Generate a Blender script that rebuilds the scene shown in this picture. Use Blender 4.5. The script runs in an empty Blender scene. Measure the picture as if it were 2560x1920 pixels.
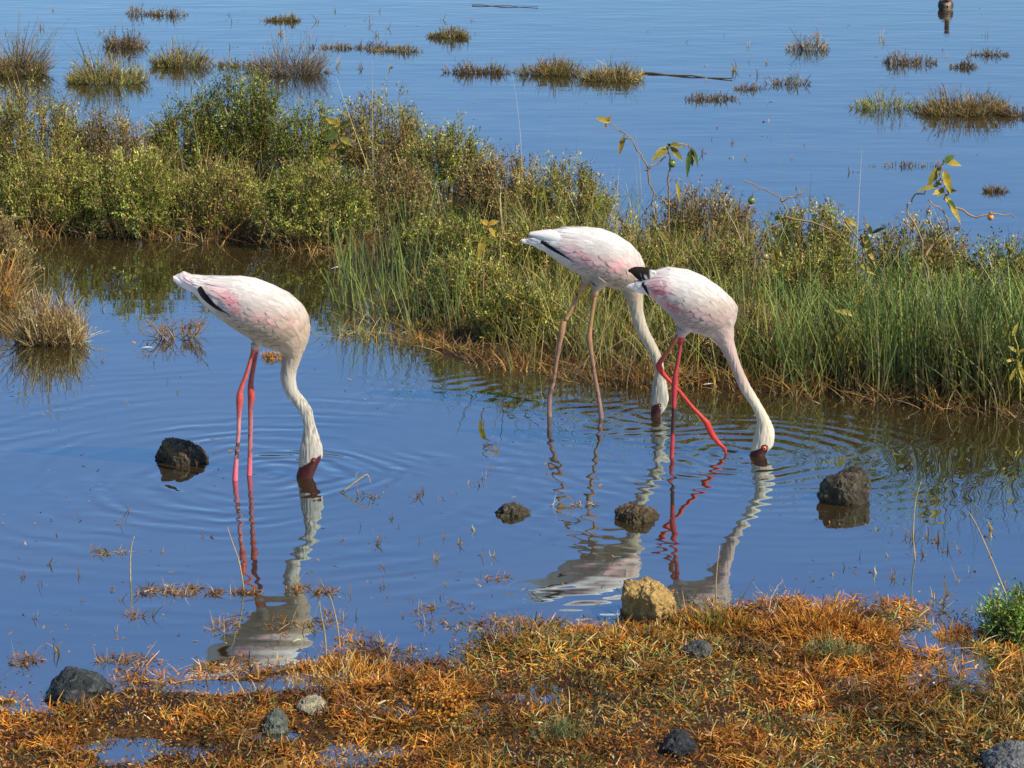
import bpy, bmesh, math, random
import numpy as np
from mathutils import Vector
from mathutils.bvhtree import BVHTree

# ------------------------------------------------------------------ camera, world, sun, exposure
SC = bpy.context.scene
COL = SC.collection
F = 7290.0                      # focal length in photo pixels (2560 x 1920)
PITCH = math.radians(13.0)
CAMH = 2.2
cd = bpy.data.cameras.new('camera')
cam = bpy.data.objects.new('camera', cd); COL.objects.link(cam)
cd.sensor_width = 36.0; cd.lens = F / 2560 * 36.0
cd.clip_start = 0.1; cd.clip_end = 3000
cam.location = (0, 0, CAMH); cam.rotation_euler = (math.pi / 2 - PITCH, 0, 0)
SC.camera = cam

SUN_EL, SUN_AZ = math.radians(43), math.radians(121)   # azimuth clockwise from +Y (view direction)
w = bpy.data.worlds.new('World'); SC.world = w; w.use_nodes = True
nt = w.node_tree; bg = nt.nodes['Background']
sky = nt.nodes.new('ShaderNodeTexSky'); sky.sky_type = 'NISHITA'; sky.sun_disc = False
sky.sun_elevation = SUN_EL; sky.sun_rotation = SUN_AZ
sky.altitude = 2500; sky.air_density = 1.0; sky.dust_density = 0.0; sky.ozone_density = 6.0
nt.links.new(sky.outputs[0], bg.inputs[0]); bg.inputs[1].default_value = 0.132
sd = bpy.data.lights.new('sun', 'SUN'); sd.energy = 4.8; sd.angle = math.radians(0.5); sd.color = (1.0, 0.93, 0.80)
sun = bpy.data.objects.new('sun', sd); COL.objects.link(sun)
sdir = Vector((math.sin(SUN_AZ) * math.cos(SUN_EL), math.cos(SUN_AZ) * math.cos(SUN_EL), math.sin(SUN_EL)))
sun.rotation_euler = sdir.to_track_quat('Z', 'Y').to_euler(); sun.location = (6, -3, 8)
vs = SC.view_settings
vs.view_transform = 'Standard'; vs.look = 'None'; vs.gamma = 1.0; vs.use_curve_mapping = False; vs.exposure = 0.45

rng = np.random.default_rng(7); random.seed(7)

# ------------------------------------------------------------------ pixel helpers
cp, sp = math.cos(PITCH), math.sin(PITCH)
def ray(px, py):
    u = (np.asarray(px, float) - 1280) / F; v = (960 - np.asarray(py, float)) / F
    return u, cp + v * sp, -sp + v * cp
def gp(px, py, z=0.0):
    a, b, c = ray(px, py); t = (z - CAMH) / c
    return np.stack([a * t, b * t, np.full_like(np.asarray(t, float), z)], -1)
def at(px, py, Y):
    a, b, c = ray(px, py); t = Y / b
    return np.stack([a * t, b * t, CAMH + c * t], -1)
def to_px(P):
    P = np.asarray(P, float)
    x, y, z = P[..., 0], P[..., 1], P[..., 2] - CAMH
    d = y * cp - z * sp; u = y * sp + z * cp
    return 1280 + F * x / d, 960 - F * u / d
def scale_at(py):                # photo pixels per metre for something standing on the water at row py
    p = gp(1280, py); return F / (p[1] * cp + CAMH * sp)

# ------------------------------------------------------------------ noise in python
def _h(i, j, k, s):
    n = (i * 374761393 + j * 668265263 + k * 2147483647 + s * 974634777) & 0xffffffff
    n = ((n ^ (n >> 13)) * 1274126177) & 0xffffffff
    return ((n ^ (n >> 16)) & 0xffff) / 65535.0
def vnoise(P, s=0):
    P = np.asarray(P, float); f = np.floor(P); t = P - f; i = f.astype(np.int64); t = t * t * (3 - 2 * t)
    r = 0
    for a in (0, 1):
        for b in (0, 1):
            for c in (0, 1):
                wgt = np.where(a, t[..., 0], 1 - t[..., 0]) * np.where(b, t[..., 1], 1 - t[..., 1]) * np.where(c, t[..., 2], 1 - t[..., 2])
                r = r + wgt * _h(i[..., 0] + a, i[..., 1] + b, i[..., 2] + c, s)
    return r
def fbm(P, o=4, s=0):
    P = np.asarray(P, float); r = 0; A = .5; T = 0
    for k in range(o):
        r = r + A * vnoise(P * 2.03 ** k, s + k * 17); T += A; A *= .5
    return r / T
def v3(x, y, z=0): return np.stack(np.broadcast_arrays(np.asarray(x, float), y, z), -1)
def sstep(a, b, x):
    t = np.clip((x - a) / (b - a), 0, 1); return t * t * (3 - 2 * t)

# ------------------------------------------------------------------ mesh helpers
class MB:
    def __init__(s): s.v = []; s.f4 = []; s.f3 = []; s.c = []; s.n = 0
    def add(s, V, quads=None, tris=None, C=None):
        V = np.asarray(V, float).reshape(-1, 3); m = len(V)
        if quads is not None and len(quads): s.f4.append(np.asarray(quads, np.int64).reshape(-1, 4) + s.n)
        if tris is not None and len(tris): s.f3.append(np.asarray(tris, np.int64).reshape(-1, 3) + s.n)
        if C is None: C = (1, 1, 1)
        s.c.append(np.broadcast_to(np.asarray(C, float), (m, 3)) if np.asarray(C).ndim == 1 else np.asarray(C, float).reshape(-1, 3))
        s.v.append(V); s.n += m
    def mesh(s, name, mat, origin=(0, 0, 0), smooth=True):
        V = np.concatenate(s.v) - np.asarray(origin, float); C = np.concatenate(s.c)
        f4 = np.concatenate(s.f4) if s.f4 else np.zeros((0, 4), int); f3 = np.concatenate(s.f3) if s.f3 else np.zeros((0, 3), int)
        me = bpy.data.meshes.new(name)
        me.vertices.add(len(V)); me.vertices.foreach_set('co', V.astype(np.float32).ravel())
        L = np.concatenate([f4.ravel(), f3.ravel()]).astype(np.int32)
        st = np.concatenate([np.arange(len(f4)) * 4, len(f4) * 4 + np.arange(len(f3)) * 3]).astype(np.int32)
        me.loops.add(len(L)); me.loops.foreach_set('vertex_index', L)
        me.polygons.add(len(st)); me.polygons.foreach_set('loop_start', st)
        me.polygons.foreach_set('use_smooth', np.full(len(st), smooth))
        a = me.color_attributes.new('Col', 'FLOAT_COLOR', 'POINT')
        a.data.foreach_set('color', np.c_[C, np.ones(len(C))].astype(np.float32).ravel())
        me.update(calc_edges=True); me.validate()
        me.materials.append(mat)
        return me
    def obj(s, name, mat, parent=None, origin=(0, 0, 0), smooth=True, loc=None):
        o = bpy.data.objects.new(name, s.mesh(name, mat, origin, smooth)); COL.objects.link(o)
        if parent is not None: o.parent = parent
        else: o.location = origin if loc is None else loc
        return o
def tag(o, label=None, cat=None, group=None, kind=None):
    if label: o['label'] = label
    if cat: o['category'] = cat
    if group: o['group'] = group
    if kind: o['kind'] = kind
    return o
def empty(name, loc):
    o = bpy.data.objects.new(name, None); COL.objects.link(o); o.location = loc; o.empty_display_size = .05; return o

def nrm(a): return a / (np.linalg.norm(a, axis=-1, keepdims=True) + 1e-9)
def ribbons(mb, base, dirv, bend, L, W, cb, ct, nseg=3, tip=.12, side=None):
    """flat tapering blades: base (N,3), start direction, bend vector, length, width, base and tip colours"""
    N = len(base); L = np.broadcast_to(L, (N,)); W = np.broadcast_to(W, (N,))
    if side is None:
        a = rng.uniform(0, 2 * np.pi, N); side = np.stack([np.cos(a), np.sin(a), np.zeros(N)], -1)
    d = nrm(dirv); side = nrm(side - d * (side * d).sum(-1, keepdims=True))
    V = []; C = []
    cb = np.broadcast_to(cb, (N, 3)); ct = np.broadcast_to(ct, (N, 3))
    for k in range(nseg + 1):
        t = k / nseg
        c = base + d * (L * t)[:, None] + bend * (L * t * t)[:, None]
        wd = W * (1 - t ** 1.6 * (1 - tip)) * .5
        V += [c - side * wd[:, None], c + side * wd[:, None]]
        col = cb * (1 - t) + ct * t; C += [col, col]
    V = np.stack(V, 1); C = np.stack(C, 1); K = 2 * (nseg + 1)
    q = np.array([[2 * k, 2 * k + 1, 2 * k + 3, 2 * k + 2] for k in range(nseg)])
    mb.add(V.reshape(-1, 3), (q[None] + (np.arange(N) * K)[:, None, None]).reshape(-1, 4), None, C.reshape(-1, 3))
def tubes(mb, pts, rad, col, sides=4):
    """pts (N,M,3), rad (N,M), col (N,3) or (N,M,3)"""
    pts = np.asarray(pts, float); N, M = pts.shape[:2]; rad = np.broadcast_to(rad, (N, M))
    col = np.asarray(col, float)
    if col.ndim == 1: col = np.broadcast_to(col, (N, M, 3))
    elif col.ndim == 2: col = np.broadcast_to(col[:, None], (N, M, 3))
    T = nrm(np.gradient(pts, axis=1)); ref = np.where(np.abs(T[..., 2:3]) > .9, np.array([1., 0, 0]), np.array([0, 0, 1.]))
    A = nrm(np.cross(T, ref)); B = np.cross(T, A); V = []
    for k in range(sides):
        a = 2 * np.pi * k / sides; V.append(pts + (A * math.cos(a) + B * math.sin(a)) * rad[..., None])
    V = np.stack(V, 2); C = np.repeat(col[:, :, None], sides, 2)
    q = [[m * sides + k, m * sides + (k + 1) % sides, (m + 1) * sides + (k + 1) % sides, (m + 1) * sides + k] for m in range(M - 1) for k in range(sides)]
    tip = [[(M - 1) * sides + k for k in range(sides)]] if sides == 4 else []
    q = np.array(q + tip)
    mb.add(V.reshape(-1, 3), (q[None] + (np.arange(N) * M * sides)[:, None, None]).reshape(-1, 4), None, C.reshape(-1, 3))
def leaflets(mb, c, axis, L, W, col):
    N = len(c); axis = nrm(axis); r = nrm(rng.normal(size=(N, 3))); s = nrm(np.cross(axis, r)); n = np.cross(s, axis)
    L = np.broadcast_to(L, (N,))[:, None]; W = np.broadcast_to(W, (N,))[:, None]
    V = np.stack([c, c + axis * L * .5 + s * W * .5 + n * W * .15, c + axis * L, c + axis * L * .5 - s * W * .5 + n * W * .15], 1)
    col = np.broadcast_to(col, (N, 3))
    mb.add(V.reshape(-1, 3), np.arange(N * 4).reshape(-1, 4), None, np.repeat(col[:, None], 4, 1).reshape(-1, 3))
def leaf(mb, base, axis, up, L, W, col, droop=.35, fold=.18):
    """one broad leaf with midrib fold, pointed both ends, drooping"""
    base = np.asarray(base, float); axis = nrm(np.asarray(axis, float)); up = np.asarray(up, float)
    s = nrm(np.cross(axis, up)); n = nrm(np.cross(s, axis)); n7 = 7; V = []; q = []; C = []
    for k in range(n7 + 1):
        t = k / n7; wd = W * .5 * (math.sin(math.pi * min(1, t * .98 + .02) ** .8) + .02)
        c = base + axis * L * t - n * 0 + np.array([0, 0, -1]) * droop * L * t * t
        V += [c - s * wd + n * wd * fold * 2, c, c + s * wd + n * wd * fold * 2]
        j = 1 + .16 * math.sin(k * 2.1)
        C += [np.array(col) * j, np.array(col) * .8, np.array(col) * j * .95]
        if k: b = 3 * (k - 1); q += [[b, b + 1, b + 4, b + 3], [b + 1, b + 2, b + 5, b + 4]]
    mb.add(V, q, None, np.array(C))

# ------------------------------------------------------------------ materials
def newmat(name):
    m = bpy.data.materials.new(name); m.use_nodes = True; nt = m.node_tree
    for n in list(nt.nodes): nt.nodes.remove(n)
    out = nt.nodes.new('ShaderNodeOutputMaterial'); return m, nt, out
def nd(nt, typ, **kw):
    n = nt.nodes.new(typ)
    for k, v in kw.items():
        if k.startswith('i_'): n.inputs[k[2:].replace('_', ' ')].default_value = v
        else: setattr(n, k, v)
    return n
def math_(nt, op, a, b=None, clamp=False):
    n = nt.nodes.new('ShaderNodeMath'); n.operation = op; n.use_clamp = clamp
    for i, x in enumerate((a, b)):
        if x is None: continue
        if isinstance(x, (int, float)): n.inputs[i].default_value = x
        else: nt.links.new(x, n.inputs[i])
    return n.outputs[0]
def foliage_mat(name, rough=.5, transl=.3, spec=.4):
    m, nt, out = newmat(name)
    at_ = nd(nt, 'ShaderNodeAttribute', attribute_name='Col')
    geo = nd(nt, 'ShaderNodeNewGeometry'); no = nd(nt, 'ShaderNodeTexNoise'); no.inputs['Scale'].default_value = 90; no.inputs['Detail'].default_value = 2
    nt.links.new(geo.outputs['Position'], no.inputs['Vector'])
    mr = nd(nt, 'ShaderNodeMapRange'); nt.links.new(no.outputs[0], mr.inputs[0])
    mr.inputs[1].default_value = .3; mr.inputs[2].default_value = .7; mr.inputs[3].default_value = .72; mr.inputs[4].default_value = 1.22
    mx = nd(nt, 'ShaderNodeVectorMath', operation='SCALE'); nt.links.new(at_.outputs['Color'], mx.inputs[0]); nt.links.new(mr.outputs[0], mx.inputs['Scale'])
    p = nd(nt, 'ShaderNodeBsdfPrincipled'); p.inputs['Roughness'].default_value = rough; p.inputs['Specular IOR Level'].default_value = spec
    nt.links.new(mx.outputs[0], p.inputs['Base Color'])
    t = nd(nt, 'ShaderNodeBsdfTranslucent'); nt.links.new(mx.outputs[0], t.inputs['Color'])
    ms = nd(nt, 'ShaderNodeMixShader'); ms.inputs[0].default_value = transl
    nt.links.new(p.outputs[0], ms.inputs[1]); nt.links.new(t.outputs[0], ms.inputs[2]); nt.links.new(ms.outputs[0], out.inputs[0])
    return m
M_FOL = foliage_mat('foliage', .5, .16, .3)
M_WET = foliage_mat('wet_grass', .42, .16, .4)
M_TWIG = foliage_mat('twig', .75, .0, .25)

def plain_mat(name, rough=.5, bump=0, bscale=100, stretch=(1, 1, 1), spec=.4, mott=.12, sheen=0, coat=0):
    m, nt, out = newmat(name)
    at_ = nd(nt, 'ShaderNodeAttribute', attribute_name='Col')
    tc = nd(nt, 'ShaderNodeTexCoord'); mp = nd(nt, 'ShaderNodeMapping'); mp.inputs['Scale'].default_value = stretch
    nt.links.new(tc.outputs['Object'], mp.inputs[0])
    no = nd(nt, 'ShaderNodeTexNoise'); no.inputs['Scale'].default_value = bscale; no.inputs['Detail'].default_value = 5; no.inputs['Roughness'].default_value = .6
    nt.links.new(mp.outputs[0], no.inputs['Vector'])
    mr = nd(nt, 'ShaderNodeMapRange'); nt.links.new(no.outputs[0], mr.inputs[0])
    mr.inputs[1].default_value = .25; mr.inputs[2].default_value = .75; mr.inputs[3].default_value = 1 - mott; mr.inputs[4].default_value = 1 + mott
    mx = nd(nt, 'ShaderNodeVectorMath', operation='SCALE'); nt.links.new(at_.outputs['Color'], mx.inputs[0]); nt.links.new(mr.outputs[0], mx.inputs['Scale'])
    p = nd(nt, 'ShaderNodeBsdfPrincipled'); p.inputs['Roughness'].default_value = rough; p.inputs['Specular IOR Level'].default_value = spec
    p.inputs['Sheen Weight'].default_value = sheen; p.inputs['Coat Weight'].default_value = coat
    nt.links.new(mx.outputs[0], p.inputs['Base Color'])
    if bump:
        b = nd(nt, 'ShaderNodeBump'); b.inputs['Strength'].default_value = 1; b.inputs['Distance'].default_value = bump
        nt.links.new(no.outputs[0], b.inputs['Height']); nt.links.new(b.outputs[0], p.inputs['Normal'])
    nt.links.new(p.outputs[0], out.inputs[0]); return m
M_PLUME = plain_mat('plumage', .85, .0007, 110, (.5, 1, .5), .15, .05, .1)
M_FEATHER = plain_mat('feather', .8, .0006, 160, (.4, 1, .8), .1, .05, 0)
M_LEG = plain_mat('leg_skin', .5, .0014, 220, (1, 1, .6), .3, .22)
M_BILL = plain_mat('bill_horn', .4, .0008, 150, (1, 1, 1), .3, .15)
M_EYE = plain_mat('eye', .2, 0, 50, (1, 1, 1), .4, .02)
M_ROCK = plain_mat('basalt_rock', .7, .02, 75, (1, 1, 1), .3, .6)
M_DIRTROCK = plain_mat('earthy_rock', .9, .02, 70, (1, 1, 1), .15, .35)
M_WOOD = plain_mat('dead_wood', .8, .002, 90, (1, 1, 1), .25, .2)
M_FRUIT = plain_mat('fruit_skin', .3, 0, 80, (1, 1, 1), .5, .1)

def mud_mat():
    m, nt, out = newmat('wet_mud')
    geo = nd(nt, 'ShaderNodeNewGeometry')
    n1 = nd(nt, 'ShaderNodeTexNoise'); n1.inputs['Scale'].default_value = 7; n1.inputs['Detail'].default_value = 6
    n2 = nd(nt, 'ShaderNodeTexNoise'); n2.inputs['Scale'].default_value = 90; n2.inputs['Detail'].default_value = 5
    for n in (n1, n2): nt.links.new(geo.outputs['Position'], n.inputs['Vector'])
    cr = nd(nt, 'ShaderNodeValToRGB'); cr.color_ramp.elements[0].position = .35; cr.color_ramp.elements[1].position = .68
    cr.color_ramp.elements[0].color = (.016, .009, .004, 1); cr.color_ramp.elements[1].color = (.075, .036, .010, 1)
    nt.links.new(n1.outputs[0], cr.inputs[0])
    p = nd(nt, 'ShaderNodeBsdfPrincipled'); p.inputs['Specular IOR Level'].default_value = .22; nt.links.new(cr.outputs[0], p.inputs['Base Color'])
    mr = nd(nt, 'ShaderNodeMapRange'); mr.inputs[1].default_value = .35; mr.inputs[2].default_value = .65; mr.inputs[3].default_value = .35; mr.inputs[4].default_value = .75
    nt.links.new(n1.outputs[0], mr.inputs[0]); nt.links.new(mr.outputs[0], p.inputs['Roughness'])
    b = nd(nt, 'ShaderNodeBump'); b.inputs['Distance'].default_value = .008; nt.links.new(n2.outputs[0], b.inputs['Height']); nt.links.new(b.outputs[0], p.inputs['Normal'])
    nt.links.new(p.outputs[0], out.inputs[0]); return m
M_MUD = mud_mat()

# ripple sources on the water: (pixel, amplitude m, wavelength m, reach m)
RIPPLES = [((690, 1190), .0008, .066, .40), ((600, 1196), .0010, .105, .70),
           ((1650, 1037), .0014, .075, .40), ((1500, 1040), .0008, .09, .45),
           ((1895, 1141), .0016, .078, .42), ((1815, 1129), .0011, .062, .30)]
def water_mat():
    m, nt, out = newmat('murky_water')
    geo = nd(nt, 'ShaderNodeNewGeometry'); pos = geo.outputs['Position']
    # slow warp so that rings are not perfect circles
    wn = nd(nt, 'ShaderNodeTexNoise'); wn.inputs['Scale'].default_value = 2.6; wn.inputs['Detail'].default_value = 3
    nt.links.new(pos, wn.inputs['Vector'])
    wv = nd(nt, 'ShaderNodeVectorMath', operation='MULTIPLY_ADD'); nt.links.new(wn.outputs['Color'], wv.inputs[0])
    wv.inputs[1].default_value = (.22, .22, 0); nt.links.new(pos, wv.inputs[2])
    total = None
    for (px, A, lam, reach) in RIPPLES:
        c = gp(px[0], px[1]) + np.array([.11, .11, 0])
        d = nd(nt, 'ShaderNodeVectorMath', operation='DISTANCE'); nt.links.new(wv.outputs[0], d.inputs[0]); d.inputs[1].default_value = c
        dist = d.outputs['Value']
        s = math_(nt, 'SINE', math_(nt, 'MULTIPLY', dist, 2 * math.pi / lam))
        e = math_(nt, 'EXPONENT', math_(nt, 'MULTIPLY', dist, -1 / reach))
        h = math_(nt, 'MULTIPLY', math_(nt, 'MULTIPLY', s, e), A)
        total = h if total is None else math_(nt, 'ADD', total, h)
    def noise(scale, sx, sy, amp, det=2):
        mp = nd(nt, 'ShaderNodeMapping'); mp.inputs['Scale'].default_value = (sx, sy, 1); nt.links.new(pos, mp.inputs[0])
        n = nd(nt, 'ShaderNodeTexNoise'); n.inputs['Scale'].default_value = scale; n.inputs['Detail'].default_value = det
        nt.links.new(mp.outputs[0], n.inputs['Vector']); return math_(nt, 'MULTIPLY', n.outputs[0], amp)
    mod = nd(nt, 'ShaderNodeTexNoise'); mod.inputs['Scale'].default_value = 2.2; mod.inputs['Detail'].default_value = 2; nt.links.new(pos, mod.inputs['Vector'])
    mm = nd(nt, 'ShaderNodeMapRange'); mm.inputs[1].default_value = .38; mm.inputs[2].default_value = .66; mm.inputs[3].default_value = .12; mm.inputs[4].default_value = 1.5; nt.links.new(mod.outputs[0], mm.inputs[0])
    total = math_(nt, 'MULTIPLY', total, mm.outputs[0])
    total = math_(nt, 'ADD', total, noise(2.5, .6, 1, .0018))
    total = math_(nt, 'ADD', total, math_(nt, 'MULTIPLY', noise(9, .35, 1.0, .0011), mm.outputs[0]))
    # far water gets a light breeze
    sx = nd(nt, 'ShaderNodeSeparateXYZ'); nt.links.new(pos, sx.inputs[0])
    far = nd(nt, 'ShaderNodeMapRange'); nt.links.new(sx.outputs[1], far.inputs[0]); far.inputs[1].default_value = 12; far.inputs[2].default_value = 20
    total = math_(nt, 'ADD', total, math_(nt, 'MULTIPLY', noise(7, .3, 1.0, .0022), far.outputs[0]))
    b = nd(nt, 'ShaderNodeBump'); b.inputs['Strength'].default_value = 1; b.inputs['Distance'].default_value = 1.0
    nt.links.new(total, b.inputs['Height'])
    g = nd(nt, 'ShaderNodeBsdfGlossy'); g.inputs['Roughness'].default_value = .015; g.inputs['Color'].default_value = (.77, .94, 1, 1)
    nt.links.new(b.outputs[0], g.inputs['Normal'])
    df = nd(nt, 'ShaderNodeBsdfDiffuse')
    mn = nd(nt, 'ShaderNodeTexNoise'); mn.inputs['Scale'].default_value = 1.3; mn.inputs['Detail'].default_value = 4; nt.links.new(pos, mn.inputs['Vector'])
    cr = nd(nt, 'ShaderNodeValToRGB'); cr.color_ramp.elements[0].color = (.028, .016, .005, 1); cr.color_ramp.elements[1].color = (.05, .031, .010, 1)
    cr.color_ramp.elements[0].position = .35; cr.color_ramp.elements[1].position = .7
    nt.links.new(mn.outputs[0], cr.inputs[0]); nt.links.new(cr.outputs[0], df.inputs['Color'])
    fr = nd(nt, 'ShaderNodeFresnel'); fr.inputs['IOR'].default_value = 9.0; nt.links.new(b.outputs[0], fr.inputs['Normal'])
    ms = nd(nt, 'ShaderNodeMixShader'); nt.links.new(fr.outputs[0], ms.inputs[0]); nt.links.new(df.outputs[0], ms.inputs[1]); nt.links.new(g.outputs[0], ms.inputs[2])
    nt.links.new(ms.outputs[0], out.inputs[0]); return m

# ------------------------------------------------------------------ setting: water, ground
mb = MB(); R = 900
mb.add([(-R, -R, 0), (R, -R, 0), (R, R, 0), (-R, R, 0)], [[0, 1, 2, 3]])
tag(mb.obj('water', water_mat()), 'still murky lake water reflecting the blue sky', kind='structure')
mb = MB(); mb.add([(-R, -R, -.6), (R, -R, -.6), (R, R, -.6), (-R, R, -.6)], [[0, 1, 2, 3]])
tag(mb.obj('lake_bed', M_MUD), 'muddy lake bed under the water', kind='structure')

SHX = [-3000, 0, 130, 300, 600, 800, 1000, 1200, 1450, 1700, 1950, 2150, 2300, 2420, 2560, 5500]
SHY = [1720, 1720, 1735, 1700, 1690, 1660, 1640, 1585, 1565, 1545, 1515, 1520, 1570, 1590, 1610, 1640]
POOLS = [(350, 1885, 210, 42), (2385, 1695, 150, 60), (2330, 1600, 110, 34), (2500, 1560, 70, 46), (1340, 1735, 120, 26), (640, 1722, 260, 16),
         (980, 1770, 130, 26), (2120, 1712, 70, 32), (1900, 1612, 120, 16), (860, 1700, 150, 18), (680, 1838, 90, 16), (1190, 1775, 50, 20), (120, 1770, 120, 14), (1000,1880,60,14), (2050,1790,50,14)]
def land(x, y):
    """0 in the water .. 1 on the mat, from the water-level picture position of the spot"""
    yy = np.maximum(y, 2.5); px, py = to_px(v3(x, yy, 0))
    n = fbm(v3(x * 5, y * 5), 4, 3) - .5; n2 = fbm(v3(x * 22, y * 16), 3, 8) - .5
    l = (py - np.interp(px, SHX, SHY)) / 95 + n * 1.5 + n2 * .9
    l = np.minimum(l, 1.0 + n * 1.2)
    for (cx, cy, rx, ry) in POOLS:
        q = 1 - ((px - cx) / rx) ** 2 - ((py - cy) / ry) ** 2 + n * 2.2 + n2 * 2.6
        l = l - np.clip(q + .35, 0, 1.2) * 1.25
    return np.where(y < 4.6, 1 + n, l)
def gz(x, y):
    l = land(x, y)
    return np.where(l > 0, np.minimum(l, 1.6) * .011, l * .05).clip(-.12, .05) - .003 + .02 * (fbm(v3(x * 3, y * 3), 2, 5) - .5) * (l > .3)
def grid(xs, ys, zf, name, label):
    X, Y = np.meshgrid(xs, ys); Z = zf(X, Y); n = len(xs); m = len(ys)
    i = np.arange(m - 1)[:, None] * n + np.arange(n - 1)[None]
    mb = MB(); mb.add(v3(X, Y, Z), np.stack([i, i + 1, i + n + 1, i + n], -1).reshape(-1, 4))
    return tag(mb.obj(name, M_MUD), label, kind='structure')
xs = np.concatenate([np.linspace(-14, -2.05, 24), np.linspace(-2, 2, 300), np.linspace(2.05, 14, 24)])
ys = np.concatenate([np.linspace(-14, 4.4, 24), np.linspace(4.45, 8.2, 260)])
grid(xs, ys, gz, 'ground', 'wet dark mud of the near bank under orange grass')

def inpoly(px, py, poly):
    r = np.zeros(np.shape(px), bool); n = len(poly)
    for k in range(n):
        x0, y0 = poly[k]; x1, y1 = poly[(k + 1) % n]
        c = ((y0 > py) != (y1 > py)) & (px < (x1 - x0) * (py - y0) / (y1 - y0 + 1e-9) + x0); r ^= c
    return r
ISL = [(-300, 600), (60, 585), (400, 592), (640, 612), (860, 632), (1060, 600), (1000, 500), (900, 450), (650, 400), (300, 395), (-300, 400)]
BANK = [(1000, 830), (1120, 890), (1350, 945), (1600, 970), (1900, 985), (2100, 995), (2250, 1015), (2560, 1045), (2900, 1070), (2900, 860), (2560, 800), (2100, 715), (1800, 665), (1500, 615), (1200, 555), (1040, 520), (900, 640)]
def poly_mound(poly, name, label, hmax=.03):
    W = gp(np.array([p[0] for p in poly]), np.array([p[1] for p in poly]))
    x0, y0 = W[:, 0].min() - .1, W[:, 1].min() - .1; x1, y1 = W[:, 0].max() + .1, W[:, 1].max() + .1
    wp = [(a[0], a[1]) for a in W]
    def zf(X, Y):
        acc = np.zeros(X.shape); K = 0
        for dx in (-.15, -.05, .05, .15):
            for dy in (-.2, -.07, .07, .2): acc += inpoly(X + dx, Y + dy, wp); K += 1
        return (acc / K - .62) * .05 + (fbm(v3(X * 4, Y * 4), 3, 11) - .5) * .04
    return grid(np.linspace(x0, x1, int((x1 - x0) / .04)), np.linspace(y0, y1, int((y1 - y0) / .05)), lambda X, Y: zf(X, Y).clip(-.1, .04), name, label)
poly_mound(ISL, 'mud_island', 'low mud island carrying the olive shrubs')
poly_mound(BANK, 'mud_bank', 'low mud bank carrying the tall green grass')

# ------------------------------------------------------------------ flamingos
def cr_interp(A, n):
    A = np.asarray(A, float); out = []
    for i in range(len(A) - 1):
        p0, p1, p2, p3 = A[max(i - 1, 0)], A[i], A[i + 1], A[min(i + 2, len(A) - 1)]
        for k in range(n):
            t = k / n; out.append(.5 * (2 * p1 + (p2 - p0) * t + (2 * p0 - 5 * p1 + 4 * p2 - p3) * t * t + (3 * p1 - p0 - 3 * p2 + p3) * t ** 3))
    out.append(A[-1]); return np.array(out)
def loft(mb, rings, Y, n=5, seg=28, off=0.0, sq=1.0):
    """rings: rows (ux,uy,lx,ly,w) in photo px; the section is an ellipse between upper and lower outline point, w its half width in px"""
    R_ = cr_interp(rings, n); U = at(R_[:, 0], R_[:, 1], Y); L = at(R_[:, 2], R_[:, 3], Y)
    sc = F / (Y * cp + CAMH * sp); wv = np.maximum(R_[:, 4], .5) / sc
    c = (U + L) / 2; h = (U - L) / 2; a = np.arange(seg) * 2 * np.pi / seg
    V = c[:, None] + h[:, None] * np.cos(a)[None, :, None]; V[..., 1] += wv[:, None] * np.sin(a)[None] + off
    m = len(R_); i = np.arange(m - 1)[:, None] * seg; k = np.arange(seg)[None]; k2 = (k + 1) % seg
    q = np.stack([i + k, i + k2, i + seg + k2, i + seg + k], -1).reshape(-1, 4)
    V = V.reshape(-1, 3); nV = len(V); V = np.concatenate([V, c[:1], c[-1:]]); V[-2:, 1] += off
    kk = np.arange(seg); t = np.concatenate([np.stack([np.full(seg, nV), (kk + 1) % seg, kk], -1), np.stack([np.full(seg, nV + 1), (m - 1) * seg + kk, (m - 1) * seg + (kk + 1) % seg], -1)])
    mb.add(V, q, t)
    return c, h, wv
def chain(mb, pts, Y, off, sides=12, n=4):
    """leg: rows (px,py,r px[, extra depth m])"""
    A = np.array([list(p) + [0] * (4 - len(p)) for p in pts], float); A = cr_interp(A, n)
    P = at(A[:, 0], A[:, 1], Y); P[:, 1] += off + A[:, 3]; sc = F / (Y * cp + CAMH * sp)
    tubes(mb, P[None], (A[:, 2] / sc)[None], (1, 1, 1), sides)
    m = len(A)   # close ends
    base = mb.n - m * sides
    for s0, ctr in ((0, P[0]), ((m - 1) * sides, P[-1])):
        mb.add([ctr], None, None); k = np.arange(sides); mb.f3.append(np.stack([np.full(sides, mb.n - 1), base + s0 + (k + 1) % sides, base + s0 + k], -1))
def px_plane(V, Y):
    W = np.array(V, float); W[:, 1] = Y; return to_px(W)
def segdist(px, py, pl):
    d = np.full(px.shape, 1e9)
    for (a, b) in zip(pl[:-1], pl[1:]):
        a = np.array(a[:2], float); b = np.array(b[:2], float); v = b - a; t = np.clip(((px - a[0]) * v[0] + (py - a[1]) * v[1]) / (v @ v), 0, 1)
        d = np.minimum(d, np.hypot(px - a[0] - t * v[0], py - a[1] - t * v[1]))
    return d

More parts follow.
